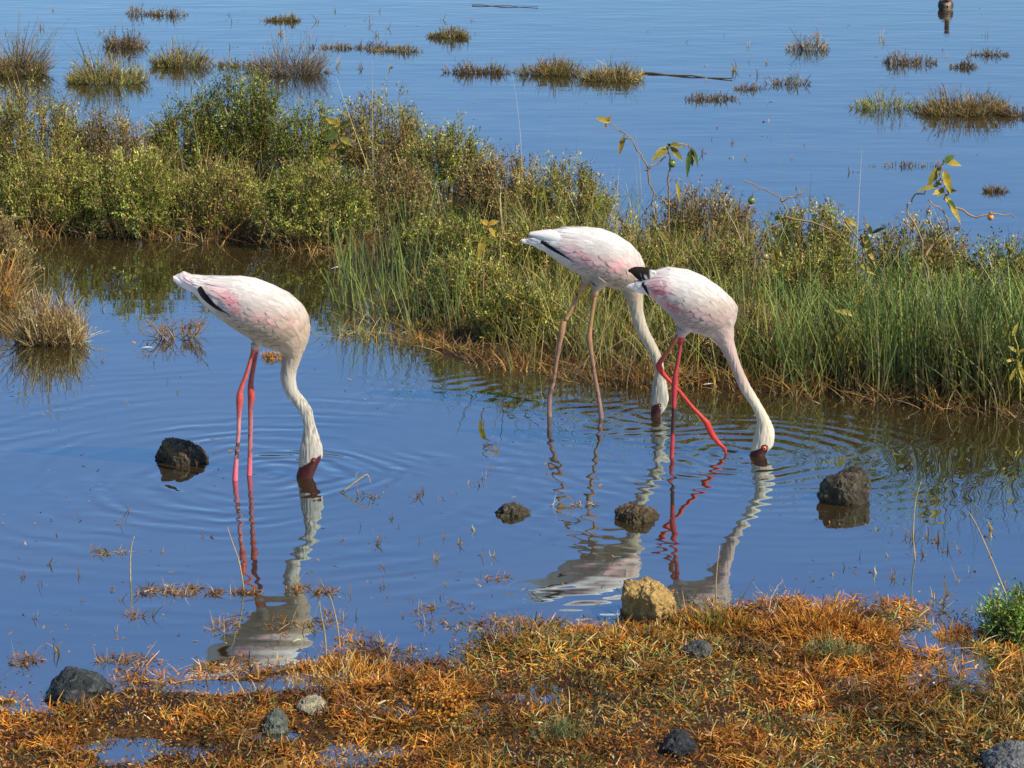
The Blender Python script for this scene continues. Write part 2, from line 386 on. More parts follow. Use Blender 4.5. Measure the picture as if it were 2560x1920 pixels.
bvh = [None]
def flamingo(name, label, base, body, legs, thighs, wingtips, paint, legpaint, flank, black, bill_top, eye, wing, seed, streak=lambda y: .5):
    r = np.random.default_rng(seed)
    g = gp(base[0], base[1]); Y = float(g[1]); sc = F / (Y * cp + CAMH * sp)
    root = tag(empty(name, g), label, 'flamingo', 'feeding flamingos')
    mb = MB(); loft(mb, body, Y)
    for t in thighs: chain(mb, t[0], Y, t[1], 14)
    for l in legs: chain(mb, l[0], Y, l[1], 12)
    tmp = mb.mesh('tmp', M_PLUME); o = bpy.data.objects.new('tmp', tmp); COL.objects.link(o)
    rm = o.modifiers.new('r', 'REMESH'); rm.mode = 'VOXEL'; rm.voxel_size = .0024; rm.use_smooth_shade = True
    sm = o.modifiers.new('s', 'SMOOTH'); sm.factor = .5; sm.iterations = 3
    dg = bpy.context.evaluated_depsgraph_get(); dg.update()
    me = bpy.data.meshes.new_from_object(o.evaluated_get(dg)); bpy.data.objects.remove(o)
    V = np.empty(len(me.vertices) * 3); me.vertices.foreach_get('co', V); V = V.reshape(-1, 3)
    px, py = px_plane(V, Y)
    # which vertices are bare leg / bill
    legd = np.full(len(V), 1e9); legi = np.zeros(len(V), int)
    for li, (pts, off) in enumerate(legs):
        d = segdist(px, py, pts) + np.abs(V[:, 1] - (Y + off)) * sc * .6
        legi = np.where(d < legd, li, legi); legd = np.minimum(d, legd)
    isleg = (py > legs[0][0][0][1] - 1) & (legd < 17) & (py > np.array([l[0][0][1] for l in legs])[legi] - 2)
    bd = np.maximum(bill_top(px, py), np.where(np.hypot(px - eye[0], py - eye[1]) < eye[2] * 1.75, 1, -1)); isbill = (bd > 0) & ~isleg
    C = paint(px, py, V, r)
    nn = fbm(V * np.array([60, 60, 60]), 3, seed)[:, None]; C = C * (.95 + .1 * nn)
    for li in range(len(legs)):
        mk = isleg & (legi == li); C[mk] = legpaint(li, px[mk], py[mk], V[mk]) * (.62 + .76 * fbm(V[mk] * np.array([170, 170, 45]), 3, seed + 3))[:, None]
    C[isbill] = np.array([.060, .009, .007]) * (.6 + .9 * nn[isbill])
    # feather relief on body and wrinkles along the neck
    rel = np.where(isleg | isbill, 0, 1.0)
    N = np.empty(len(V) * 3); me.vertex_normals.foreach_get('vector', N); N = N.reshape(-1, 3)
    fl = flank(px, py)
    w1 = fbm(v3(V[:, 0] * 75 + V[:, 2] * 50, V[:, 1] * 70, V[:, 2] * 22 - V[:, 0] * 14), 2, seed + 5) - .5
    w2 = fbm(v3(V[:, 0] * 220, V[:, 1] * 220, V[:, 2] * 34), 2, seed + 9) - .5
    V = V + N * (rel * (fl * w1 * .0045 + (1 - fl) * w2 * .0036))[:, None]
    C = C * (1 + (rel * (fl * w1 * .28 + (1 - fl) * w2 * streak(py))))[:, None]  # same noise darkens relief hollows and neck wrinkles: crease shade in the colour
    me.vertices.foreach_set('co', (V - g).astype(np.float32).ravel())
    ca = me.color_attributes.get('Col') or me.color_attributes.new('Col', 'FLOAT_COLOR', 'POINT')
    ca.data.foreach_set('color', np.c_[C, np.ones(len(C))].astype(np.float32).ravel())
    me.name = 'body'; me.materials.clear(); me.materials.append(M_PLUME); me.materials.append(M_LEG); me.materials.append(M_BILL)
    cls = np.where(isbill, 2, np.where(isleg, 1, 0)); lv = np.empty(len(me.loops), np.int32); me.loops.foreach_get('vertex_index', lv)
    st = np.empty(len(me.polygons), np.int32); me.polygons.foreach_get('loop_start', st)
    me.polygons.foreach_set('material_index', cls[lv[st]].astype(np.int32)); me.polygons.foreach_set('use_smooth', np.ones(len(st), bool)); me.update()
    bo = bpy.data.objects.new('body', me); COL.objects.link(bo); bo.parent = root
    bvh[0] = BVHTree.FromPolygons((V - g).tolist(), [tuple(p.vertices) for p in me.polygons])
    # --- feathers, laid on the lofted surface like shingles; wing = s range and angle range
    R_ = np.array(body, float); Uu = at(R_[:, 0], R_[:, 1], Y); Ll = at(R_[:, 2], R_[:, 3], Y); ww = R_[:, 4] / sc
    def surf(s, th, side):
        s = np.clip(s, 0, len(R_) - 1.001); i = s.astype(int); f = (s - i)[..., None]
        U = Uu[i] * (1 - f) + Uu[i + 1] * f; L = Ll[i] * (1 - f) + Ll[i + 1] * f; w_ = (ww[i] * (1 - s + i) + ww[i + 1] * (s - i))
        P = (U + L) / 2 + (U - L) / 2 * np.cos(th)[..., None]; P[..., 1] += side * w_ * np.sin(th); return P
    for side in (-1, 1):
        wm = MB()
        for (s0, s1, th0, th1, rows, cols, fl_, fw, lift) in wing:
            for i in range(rows):
                for j in range(cols):
                    s = s0 + (s1 - s0) * (i + r.uniform(-.25, .25)) / max(rows - 1, 1); tm = (j + .5 * (i % 2) + r.uniform(-.25, .25)) / cols
                    thM = th1(s) if callable(th1) else th1
                    th = th0 + (thM - th0) * min(tm, 1.0); L_ = fl_ * r.uniform(.8, 1.2)
                    tt = np.linspace(0, 1, 6); half = np.array([.55, .95, 1.0, .92, .68, .12]) * fw * r.uniform(.8, 1.15)
                    S = s - tt * L_; sw = r.uniform(-.06, .06); ctr = th + sw * tt + .10 * tt * (th - .6)
                    P = [surf(S, ctr + k * half, side) for k in (-1, 0, 1)]
                    nrmv = nrm(surf(S, ctr, side) - surf(S, ctr * 0 + math.pi / 2, side) * 0 - (Uu[np.clip(S, 0, len(R_) - 1).astype(int)] + Ll[np.clip(S, 0, len(R_) - 1).astype(int)]) / 2)
                    o_ = (.0008 + lift * tt)[:, None]
                    A = np.stack([P[0] + nrmv * o_, P[1] + nrmv * (o_ + .0005), P[2] + nrmv * o_], 1).reshape(-1, 3)
                    q = [[3 * k + a, 3 * k + a + 1, 3 * k + a + 4, 3 * k + a + 3] for k in range(5) for a in (0, 1)]
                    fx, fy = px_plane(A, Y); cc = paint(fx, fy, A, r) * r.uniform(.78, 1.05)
                    cc = cc * np.repeat(np.array([.86, .93, .98, 1.02, 1.05, 1.05]), 3)[:, None]; cc[0::3] *= .86; cc[2::3] *= .98
                    wm.add(A, q, None, cc)
        wo = wm.obj('wing', M_FEATHER, root, g)
        # black flight feathers showing under the coverts
        bm_ = MB()
        for pl, hw, colr in black:
            A = cr_interp(np.array(pl, float), 6); ns = len(A)
            d = nrm(np.gradient(A, axis=0)); pn = np.stack([-d[:, 1], d[:, 0]], -1)
            t = np.linspace(0, 1, ns); half = hw * np.clip(np.minimum(t * 12 + .6, (1 - t) * 1.25 + .06), 0, 1)
            W = []
            bv = bvh[0]
            for k in (-1, 0, 1):
                q2 = A + pn * (half * k)[:, None]; P = at(q2[:, 0], q2[:, 1], Y)
                for p in P:
                    hit = bv.ray_cast(Vector((p[0] - g[0], Y - g[1] + side * .4, p[2] - g[2])), Vector((0, -side, 0)))
                    yy = (hit[0][1] + g[1]) if hit[0] is not None else Y
                    W.append([p[0], yy + side * (.0036 + .001 * (k == 0)), p[2]])
            q = [[a * ns + i, a * ns + i + 1, (a + 1) * ns + i + 1, (a + 1) * ns + i] for a in (0, 1) for i in range(ns - 1)]
            bm_.add(W, q, None, colr)
        bm_.obj('flight_feather', M_FEATHER, wo, g)
    # wing tips / tail plumes that leave the body outline
    for (nm, rings, off, cf) in wingtips:
        for sgn in ((-1, 1) if off else (1,)):
            tm = MB(); loft(tm, rings, Y, 5, 16, off * sgn)
            vv = np.concatenate(tm.v); fx, fy = px_plane(vv, Y); tm.c = [cf(fx, fy, vv)]
            tag(tm.obj(nm, M_FEATHER, root, g), None)
    # eye, both sides
    ex, ey, er, half, ecol = eye
    for side in (-1, 1):
        c = at(ex, ey, Y); hit = bvh[0].ray_cast(Vector((c[0] - g[0], Y - g[1] + side * .4, c[2] - g[2])), Vector((0, -side, 0)))
        yy = hit[0][1] + g[1] if hit[0] is not None else Y + side * half / sc
        for nm, rr, col, dz in (('eye', er, ecol, 0), ('pupil', er * .42, (.01, .005, .004), .75)):
            bm = bmesh.new(); bmesh.ops.create_uvsphere(bm, u_segments=14, v_segments=10, radius=rr / sc)
            em = bpy.data.meshes.new(nm); bm.to_mesh(em); bm.free(); a_ = em.color_attributes.new('Col', 'FLOAT_COLOR', 'POINT')
            for d_ in a_.data: d_.color = (*col, 1)
            em.materials.append(M_EYE); em.polygons.foreach_set('use_smooth', np.ones(len(em.polygons), bool))
            eo = bpy.data.objects.new(nm, em); COL.objects.link(eo); eo.parent = root if nm == 'eye' else eo_prev
            p_ = np.array([c[0], yy, c[2]]) - g
            eo.location = p_ if nm == 'eye' else (0, side * dz * er / sc, 0)
            if nm == 'eye': eo_prev = eo
    return root

CREAM = np.array([.34, .24, .165]); WHITE = np.array([.64, .595, .545]); PINK = np.array([.80, .36, .36]); ROSE = np.array([.62, .10, .12]); BLACK = np.array([.012, .010, .010])  # CREAM is deepened beyond plumage to hold flank and belly shade
def g2(px, py, cx, cy, rx, ry, ang=0):
    c, s = math.cos(ang), math.sin(ang); dx, dy = px - cx, py - cy
    return np.exp(-(((dx * c + dy * s) / rx) ** 2 + ((-dx * s + dy * c) / ry) ** 2))
def mixc(a, b, t): return a * (1 - t[:, None]) + b * t[:, None]
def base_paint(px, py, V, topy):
    """white back, cream flank darkened downwards as painted shade, pale neck"""
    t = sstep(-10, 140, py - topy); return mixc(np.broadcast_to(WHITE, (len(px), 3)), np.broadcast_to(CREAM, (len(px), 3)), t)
def patch(V, f, thr, seed, st=(1, 1, 1)):
    return sstep(thr, thr + .09, fbm(V * f * np.array(st), 3, seed))

# --- the one standing alone with straight legs
def paint1(px, py, V, r):
    C = base_paint(px, py, V, 690)
    C = mixc(C, PINK, 1.0 * g2(px, py, 578, 742, 30, 20, .6) * patch(V, 60, .38, 2)); C = mixc(C, ROSE, .9 * g2(px, py, 582, 748, 13, 11, .9) * patch(V, 130, .45, 3))
    C = mixc(C, ROSE, .8 * g2(px, py, 596, 765, 14, 6, -.5) * patch(V, 140, .42, 4)); C = mixc(C, PINK, .55 * g2(px, py, 665, 785, 70, 18, .1) * patch(V, 90, .45, 5))
    C = mixc(C, PINK, .5 * g2(px, py, 550, 727, 38, 13, .5)); C = mixc(C, np.array([.86, .50, .50]), .55 * g2(px, py, 468, 694, 8, 22, -.5))
    C = mixc(C, PINK, .25 * g2(px, py, 480, 722, 25, 12, .6)); C = mixc(C, np.array([.36, .32, .26]), sstep(880, 960, py) * .9)
    return mixc(C, np.array([.55, .40, .38]), .4 * sstep(1120, 1160, py) * (px > 770))
def legp1(li, px, py, V):
    near = li == 0; up = np.array([.43, .07, .05]) if near else np.array([.28, .05, .04]); lo = np.array([.47, .17, .16]) if near else np.array([.36, .11, .11])  # lit tone for the near leg, shaded tone painted on the far one
    C = mixc(np.broadcast_to(up, (len(px), 3)), np.broadcast_to(lo, (len(px), 3)), sstep(1000, 1070, py))
    C = mixc(C, np.array([.62, .10, .13]), sstep(1130, 1180, py))
    C = mixc(C, np.array([.5, .05, .04]), .6 * g2(px, py, px, 990, 1, 18))
    mud = (py > 1093) & (py < 1140) if near else (py > 1090) & (py < 1100) | (py > 1128) & (py < 1140)
    return mixc(C, np.array([.03, .022, .016]), .9 * mud * patch(V, 110, .46, 6))
B1 = [(434, 689, 434, 703, 5), (457, 681, 456, 719, 14), (478, 690, 484, 733, 20), (534, 692, 504, 755, 32), (595, 691, 530, 781, 44), (634, 696, 563, 807, 55), (678, 712, 591, 826, 62), (721, 733, 617, 842, 65),
      (756, 764, 651, 861, 64), (771, 792, 678, 872, 59), (776, 825, 700, 880, 49), (769, 855, 707, 888, 38), (758, 882, 707, 900, 28), (749, 907, 704, 915, 22.5), (741, 930, 701, 931, 19.5), (739, 950, 703, 955, 18),
      (745, 975, 712, 980, 17), (762, 997, 728, 1003, 16.5), (780, 1026, 748, 1029, 16), (787, 1058, 758, 1060, 15.5), (796, 1086, 756, 1091, 19), (805, 1115, 750, 1121, 24), (807, 1138, 747, 1150, 24), (797, 1158, 746, 1170, 19), (785, 1187, 741, 1188, 12), (772, 1215, 740, 1212, 9)]
WING = lambda lo: [(2.4, 4.6, .05, 1.35, 6, 8, 1.7, .12, .0012), (3.6, 6.8, .05, lo, 8, 11, 1.5, .10, .0016), (6.0, 9.4, .05, lo, 9, 13, 1.2, .085, .0013), (5.0, 9.2, lo - .08, 2.3, 9, 9, .75, .075, .0017), (4.2, 8.6, lo - .30, lo + .16, 9, 2, 1.0, .13, .0034), (6.2, 8.9, lo + .15, lo + .55, 6, 3, .7, .10, .0026), (3.0, 4.6, .15, 1.1, 3, 6, 2.0, .11, .0042), (2.2, 3.2, .2, 1.2, 2, 5, 1.4, .13, .004)]
flamingo('flamingo', 'pale flamingo on two straight pink legs, feeding alone beside a dark rock', (610, 1194), B1,
    [([(637, 868, 6.5), (627, 900, 5.2), (615, 938, 5.4), (603, 972, 7), (601.5, 992, 9.5), (600.5, 1010, 8), (599.5, 1035, 6), (598, 1085, 5.4), (594, 1133, 5.6), (591, 1165, 6.8), (589.5, 1201, 7.6), (590, 1240, 7)], -.028),
     ([(641, 866, 6.5), (633, 915, 6), (625, 960, 7), (625, 982, 9), (626, 1000, 9.2), (624, 1025, 6.6), (624, 1073, 6.2), (623, 1130, 6), (622, 1168, 6.6), (621, 1196, 7), (621, 1235, 6)], .03)],
    [([(668, 815, 34), (652, 838, 22), (642, 856, 13), (638, 873, 9.5)], -.028), ([(668, 815, 34), (652, 838, 20), (644, 854, 12), (641, 870, 9)], .03)],
    [('tail_plume', [(484, 692, 486, 712, 12), (466, 682, 470, 700, 9), (456, 678, 457, 684, 2)], 0, lambda x, y, v: mixc(np.broadcast_to(WHITE, (len(x), 3)), np.broadcast_to(np.array([.86, .45, .45]), (len(x), 3)), sstep(458, 472, x) * .8)),
     ('tail_plume', [(470, 700, 476, 722, 10), (448, 692, 452, 710, 7), (433, 690, 434, 700, 2)], .006, lambda x, y, v: np.broadcast_to(np.array([.83, .70, .68]), (len(x), 3)))],
    paint1, legp1, lambda x, y: sstep(-12, 8, 890 - y),
    [([(501, 712), (519, 736), (545, 759), (579, 778)], 6, BLACK), ([(499, 716), (512, 738), (535, 758), (562, 774)], 4, BLACK * 1.5)],
    lambda x, y: (y - (1168 - (x - 747) * .62)) * ((x < 803) & (y > 1120)), (785.5, 1147, 4.8, 20, (.22, .02, .012)),
    WING(1.62), 11, lambda y: .5 + 1.3 * sstep(970, 1010, y) * sstep(1125, 1085, y))

# --- the one standing by the grass
def paint2(px, py, V, r):
    C = base_paint(px, py, V, 575)
    C = mixc(C, PINK, 1.0 * g2(px, py, 1440, 630, 34, 13, .45) * patch(V, 70, .36, 12)); C = mixc(C, ROSE, .9 * g2(px, py, 1450, 636, 16, 6, .35) * patch(V, 120, .42, 13))
    C = mixc(C, PINK, .22 * g2(px, py, 1425, 605, 22, 14)); C = mixc(C, PINK, .8 * g2(px, py, 1525, 655, 62, 20, .1) * patch(V, 80, .42, 14))
    C = mixc(C, np.array([.38, .33, .24]), sstep(720, 800, py) * .8); return mixc(C, np.array([.30, .28, .24]), sstep(925, 960, py) * .6)
def legp2(li, px, py, V):
    C = mixc(np.broadcast_to(np.array([.30, .155, .065]), (len(px), 3)), np.broadcast_to(np.array([.24, .125, .075]), (len(px), 3)), sstep(780, 900, py))
    C = mixc(C, np.array([.45, .20, .08]), sstep(745, 715, py)); C = mixc(C, np.array([.06, .04, .03]), .75 * patch(V, 60, .5, 15 + li) * sstep(850, 920, py))
    return mixc(C, np.array([.22, .12, .10]), sstep(970, 1000, py) * .8)
B2 = [(1302, 598, 1302, 607, 3), (1326, 592, 1330, 614, 10), (1364, 580, 1366, 632, 20), (1406, 570, 1392, 652, 30), (1454, 568, 1418, 670, 40), (1498, 572, 1446, 686, 48), (1538, 586, 1474, 699, 54), (1574, 609, 1500, 710, 56), (1599, 636, 1524, 718, 53), (1611, 663, 1542, 722, 46),
      (1613, 690, 1553, 728, 37), (1609, 716, 1560, 740, 28), (1607, 742, 1567, 754, 22), (1608, 773, 1576, 780, 17), (1615, 806, 1584, 811, 15), (1628, 837, 1598, 842, 14), (1642, 864, 1614, 869, 13), (1655, 895, 1631, 900, 12.5), (1660, 922, 1638, 924, 13), (1664, 945, 1636, 943, 15), (1669, 972, 1631, 970, 19), (1671, 1000, 1629, 998, 20), (1664, 1022, 1628, 1018, 16), (1654, 1034, 1626, 1034, 10), (1650, 1052, 1628, 1052, 8)]
flamingo('flamingo', 'white flamingo with brown mud-stained legs standing at the foot of the tall grass', (1500, 1040), B2,
    [([(1459, 712, 6), (1437, 756, 5.4), (1414, 798, 6), (1407, 815, 8.5), (1404, 832, 8.5), (1400, 853, 6.5), (1391, 904, 5.4), (1383, 955, 5.2), (1375, 984, 6.2), (1373, 1017, 6.2), (1374, 1046, 6), (1375, 1080, 5)], -.005),
     ([(1488, 724, 6), (1481, 770, 5.5), (1475, 815, 6), (1472, 838, 8), (1474, 856, 7.5), (1478, 880, 6), (1485, 927, 5.4), (1491, 960, 5.5), (1498, 1002, 5.6), (1502, 1034, 6.4), (1503, 1075, 5)], -.03)],
    [([(1490, 680, 28), (1472, 692, 18), (1463, 706, 11), (1458, 718, 8.5)], -.005), ([(1505, 690, 28), (1494, 706, 17), (1489, 720, 11), (1487, 733, 9)], -.03)],
    [('wing_tip', [(1446, 586, 1446, 610, 14), (1412, 577, 1414, 620, 22), (1380, 574, 1385, 612, 20), (1350, 577, 1356, 600, 13), (1327, 581, 1330, 591, 4), (1322, 584, 1324, 588, 1)], .008, lambda x, y, v: mixc(np.broadcast_to(WHITE, (len(x), 3)), np.broadcast_to(BLACK, (len(x), 3)), sstep(0, 5, y - (586 + (x - 1330) * .32) + 5 * (vnoise(v3(x / 25, y / 2, 0), 6) - .5))))],
    paint2, legp2, lambda x, y: sstep(-12, 8, 735 - y),
    [([(1352, 600), (1385, 620), (1412, 635), (1434, 648)], 4.5, BLACK)],
    lambda x, y: ((y - (1006 + np.abs(x - 1638) * .9))) * (x < 1652), (1646, 1010, 3.4, 16, (.12, .03, .012)),
    WING(1.70), 23, lambda y: .5 + .9 * sstep(850, 900, y))

# --- the one stepping with one red leg lifted
def tip3(x, y, v): return sstep(6, -6, x + (y - 672) - 1636 - 40 * (vnoise(v3(x / 50, y / 2.0, v[:, 1] * 300), 5) - .5))
def paint3(px, py, V, r):
    C = base_paint(px, py, V, 680)
    C = mixc(C, np.array([.39, .275, .235]), .8 * sstep(720, 800, py))
    C = mixc(C, ROSE, 1.0 * g2(px, py, 1645, 722, 22, 28, -.3) * patch(V, 80, .36, 22)); C = mixc(C, ROSE, .9 * g2(px, py, 1677, 757, 30, 9, .35) * patch(V, 110, .42, 23))
    C = mixc(C, PINK, .5 * g2(px, py, 1645, 708, 25, 18) * patch(V, 90, .4, 24)); C = mixc(C, np.array([.55, .22, .30]), .8 * g2(px, py, 1735, 772, 32, 7, .15) * patch(V, 150, .47, 25))
    C = mixc(C, np.array([.41, .275, .23]), .7 * sstep(780, 830, py) * sstep(930, 860, py)); return mixc(C, np.array([.50, .42, .31]), sstep(930, 1000, py))
def legp3(li, px, py, V):
    if li == 0:
        C = mixc(np.broadcast_to(np.array([.27, .035, .032]), (len(px), 3)), np.broadcast_to(np.array([.36, .03, .032]), (len(px), 3)), sstep(880, 950, py))
        C = mixc(C, np.array([.02, .013, .012]), .92 * sstep(1012, 1018, py) * sstep(1084, 1076, py)); return mixc(C, np.array([.58, .03, .03]), sstep(858, 848, py))
    C = mixc(np.broadcast_to(np.array([.38, .09, .035]), (len(px), 3)), np.broadcast_to(np.array([.42, .03, .018]), (len(px), 3)), sstep(885, 912, py)); return C
B3 = [(1566, 714, 1566, 719, 3), (1584, 706, 1590, 729, 10), (1604, 700, 1622, 740, 18), (1632, 680, 1641, 757, 30), (1668, 669, 1656, 770, 42), (1717, 675, 1674, 788, 50), (1757, 691, 1688, 808, 55), (1799, 719, 1705, 821, 57), (1829, 747, 1732, 831, 54), (1844, 768, 1757, 837, 49), (1843, 788, 1772, 843, 42),
      (1836, 810, 1784, 851, 34), (1834, 836, 1794, 863, 27), (1837, 862, 1804, 876, 21), (1846, 893, 1817, 901, 16.5), (1857, 924, 1832, 932, 14.5), (1875, 962, 1850, 972, 13.5), (1898, 1000, 1874, 1009, 13), (1918, 1036, 1890, 1040, 15), (1932, 1064, 1892, 1062, 19), (1937, 1090, 1885, 1090, 23), (1931, 1115, 1879, 1113, 21), (1916, 1131, 1876, 1130, 14), (1911, 1146, 1872, 1143, 9), (1902, 1160, 1873, 1158, 7)]
flamingo('flamingo', 'pinkish flamingo with a black wing tip stepping with one bright red leg lifted', (1800, 1139), B3,
    [([(1702, 840, 6.5), (1697, 881, 5.4), (1690, 920, 5.8), (1687, 942, 7.6), (1685.5, 962, 8.2), (1684.5, 985, 7), (1683.5, 1020, 5.6), (1681, 1078, 5.4), (1679, 1127, 5.4), (1678, 1145, 5.5), (1677, 1175, 5)], -.02),
     ([(1697, 838, 6), (1676, 875, 5.6), (1654, 905, 6.6), (1648, 918, 8.2), (1653, 930, 8), (1664, 945, 6), (1696, 979, 5.4), (1730, 1020, 5.4), (1756, 1048, 6), (1769, 1064, 8.5), (1782, 1092, 8, .004), (1800, 1114, 5.5, .0), (1813, 1126, 4.5), (1816, 1140, 3)], .022)],
    [([(1722, 800, 26), (1710, 820, 16), (1704, 834, 10.5), (1702, 846, 8)], -.02), ([(1722, 800, 26), (1708, 820, 14), (1700, 832, 9), (1696, 842, 7)], .022)],
    [('wing_tip', [(1668, 688, 1668, 712, 12), (1644, 678, 1644, 712, 17), (1622, 671, 1622, 713, 14), (1604, 668, 1607, 707, 9), (1588, 668, 1590, 694, 5), (1575, 673, 1578, 682, 2), (1570, 677, 1571, 679, .6)], .007, lambda x, y, v: mixc(np.broadcast_to(WHITE * .95, (len(x), 3)), np.broadcast_to(np.array([.016, .012, .008]), (len(x), 3)), tip3(x, y, v)))],
    paint3, legp3, lambda x, y: sstep(-12, 8, 850 - y),
    [([(1606, 704), (1615, 722), (1623, 737)], 4.5, BLACK)],
    lambda x, y: (y - (1127 - (x - 1878) * .5)) * (x < 1918) * (y > 1080), (1909, 1115, 5.4, 18, (.75, .10, .01)),
    WING(1.75), 37, lambda y: .25)

# ------------------------------------------------------------------ rocks
def rock(label, outline, basey, colors, depth, seed, mat=None, rough=.12, wet=None, dents=()):
    r = np.random.default_rng(seed); O = np.array(outline, float); cx, cy = O[:, 0].mean(), O[:, 1].mean()
    zc = 0.0; g = gp(cx, basey, 0.0); Yc = g[1] + depth * .5; sc = F / (Yc * cp + CAMH * sp)
    ang = np.arctan2(-(O[:, 1] - cy), O[:, 0] - cx); rad = np.hypot(O[:, 0] - cx, O[:, 1] - cy); o_ = np.argsort(ang); ang, rad = ang[o_], rad[o_]
    ang = np.r_[ang[-1] - 2 * np.pi, ang, ang[0] + 2 * np.pi]; rad = np.r_[rad[-1], rad, rad[0]]
    bm = bmesh.new(); bmesh.ops.create_icosphere(bm, subdivisions=6, radius=1); me = bpy.data.meshes.new('rock'); bm.to_mesh(me); bm.free()
    V = np.empty(len(me.vertices) * 3); me.vertices.foreach_get('co', V); V = V.reshape(-1, 3)
    phi = np.arctan2(V[:, 2], V[:, 0]); R_ = np.interp(phi, ang, rad) / sc; rm = rad.mean() / sc
    k = np.hypot(V[:, 0], V[:, 2]); R_ = R_ * k ** .35 + rm * (1 - k ** .35)
    P = np.stack([V[:, 0] * R_, V[:, 1] * depth * .62, V[:, 2] * R_], -1)
    for d in range(16):        # chipped facets
        n = nrm(r.normal(size=3)); n[1] = -abs(n[1]) if d % 2 else n[1]; pr = P @ n; lim = np.quantile(pr, r.uniform(.86, .95)); ov = np.clip(pr - lim, 0, None); P = P - n * (ov * .8)[:, None]
    for (dx, dy, rr, dd) in dents:
        c0 = at(dx, dy, Yc - depth * .5); c1 = at(cx, cy, Yc); dist = np.hypot(P[:, 0] - (c0[0] - c1[0]), P[:, 2] - (c0[2] - c1[2])); P[:, 1] += np.where(P[:, 1] < 0, dd * np.exp(-(dist * sc / rr) ** 2), 0)
    N = nrm(V); nz = fbm(P / rm * 1.6 + seed * 3.1, 4, seed) - .5; n2 = fbm(P / rm * 6 + seed, 3, seed + 2) - .5; n3 = fbm(P / rm * 15 + seed, 3, seed + 7) - .5
    P = P + N * (rm * (rough * 1.6 * nz + rough * 1.5 * n2 + rough * .7 * n3))[:, None]
    c1 = at(cx, cy, Yc); W = P + c1
    me.vertices.foreach_set('co', (W - np.array([c1[0], Yc, 0])).astype(np.float32).ravel())
    t = sstep(.35, .65, fbm(P / rm * 2.3 + 9, 4, seed + 4)); C = mixc(np.broadcast_to(np.array(colors[0], float), P.shape), np.broadcast_to(np.array(colors[1], float), P.shape), t)
    if len(colors) > 2: C = mixc(C, np.array(colors[2], float), .8 * sstep(.56, .66, fbm(P / rm * 5 + 4, 3, seed + 6)))
    if wet is not None: C = mixc(C, np.array(wet, float), .85 * sstep(.035, .012, W[:, 2] + .02 * nz))
    a = me.color_attributes.new('Col', 'FLOAT_COLOR', 'POINT'); a.data.foreach_set('color', np.c_[C, np.ones(len(C))].astype(np.float32).ravel())
    me.materials.append(mat or M_ROCK); me.polygons.foreach_set('use_smooth', np.ones(len(me.polygons), bool)); me.update()
    o = bpy.data.objects.new('rock', me); COL.objects.link(o); o.location = (c1[0], Yc, 0); return tag(o, label, 'rock')
DK = (.024, .021, .018); DK2 = (.075, .066, .055); BR = (.10, .062, .028)
rock('wet dark rock with a brown peeling top in the water beside the flamingo standing alone', [(381, 1160), (392, 1140), (404, 1118), (405, 1108), (423, 1098), (437, 1094), (446, 1100), (464, 1109), (496, 1115), (510, 1123), (527, 1134), (525, 1145), (516, 1160), (516, 1185), (510, 1210), (440, 1216), (384, 1208), (376, 1185)], 1163, [(.05, .038, .025), (.15, .098, .045), (.24, .14, .055)], .13, 1, rough=.13, wet=(.035, .024, .01))
rock('large dark pitted rock standing in the open water beside the reflected grass', [(2054, 1253), (2048, 1225), (2048, 1206), (2056, 1195), (2075, 1190), (2096, 1185), (2124, 1174), (2140, 1167), (2160, 1178), (2181, 1195), (2191, 1220), (2197, 1248), (2200, 1285), (2194, 1315), (2130, 1322), (2058, 1312), (2050, 1282)], 1268, [(.024, .02, .015), (.06, .048, .028), (.10, .078, .042)], .15, 2, rough=.13, wet=(.04, .027, .012), dents=[(2160, 1236, 17, .035), (2082, 1240, 14, .012)])
rock('small knobbly grey rock alone in the calm water', [(1238, 1284), (1247, 1274), (1262, 1263), (1279, 1257), (1301, 1268), (1319, 1271), (1328, 1288), (1330, 1310), (1300, 1326), (1262, 1326), (1236, 1308)], 1294, [(.055, .052, .045), (.13, .12, .09), (.20, .18, .14)], .09, 3, rough=.24, wet=(.05, .036, .014))
rock('low elongated brown rock half sunk in the water between the bird reflections', [(1522, 1290), (1525, 1265), (1548, 1251), (1573, 1254), (1596, 1268), (1627, 1271), (1649, 1283), (1668, 1302), (1668, 1326), (1620, 1342), (1556, 1342), (1520, 1322)], 1308, [(.05, .035, .018), (.13, .085, .04), (.19, .12, .055)], .10, 4, rough=.16, wet=(.055, .036, .012))
rock('big crumbly tan earth clod at the edge of the orange grass', [(1534, 1545), (1545, 1505), (1556, 1459), (1596, 1453), (1634, 1444), (1668, 1467), (1684, 1489), (1690, 1520), (1707, 1566), (1690, 1600), (1620, 1612), (1550, 1595)], 1572, [(.40, .255, .085), (.50, .33, .12), (.26, .17, .065)], .16, 5, M_DIRTROCK, .17, wet=(.09, .06, .03))
rock('large rounded charcoal boulder lying on the orange grass beside the shallow puddle', [(114, 1752), (118, 1712), (145, 1683), (179, 1668), (231, 1683), (266, 1711), (285, 1748), (278, 1790), (200, 1805), (125, 1790)], 1772, [(.022, .025, .024), (.045, .05, .046), (.075, .08, .07)], .16, 6, rough=.10)
rock('small grey green rock with a pointed top next to the pale tan stone', [(645, 1835), (652, 1797), (676, 1782), (709, 1770), (717, 1805), (717, 1838), (700, 1858), (655, 1858)], 1838, [(.085, .095, .075), (.16, .17, .12), (.05, .06, .045)], .08, 7, rough=.16)
rock('small pale tan stone with a mossy flank in the orange grass', [(736, 1785), (756, 1748), (787, 1740), (810, 1753), (821, 1780), (805, 1805), (755, 1808)], 1793, [(.34, .29, .18), (.42, .36, .24), (.10, .11, .06)], .08, 8, M_DIRTROCK, .14)
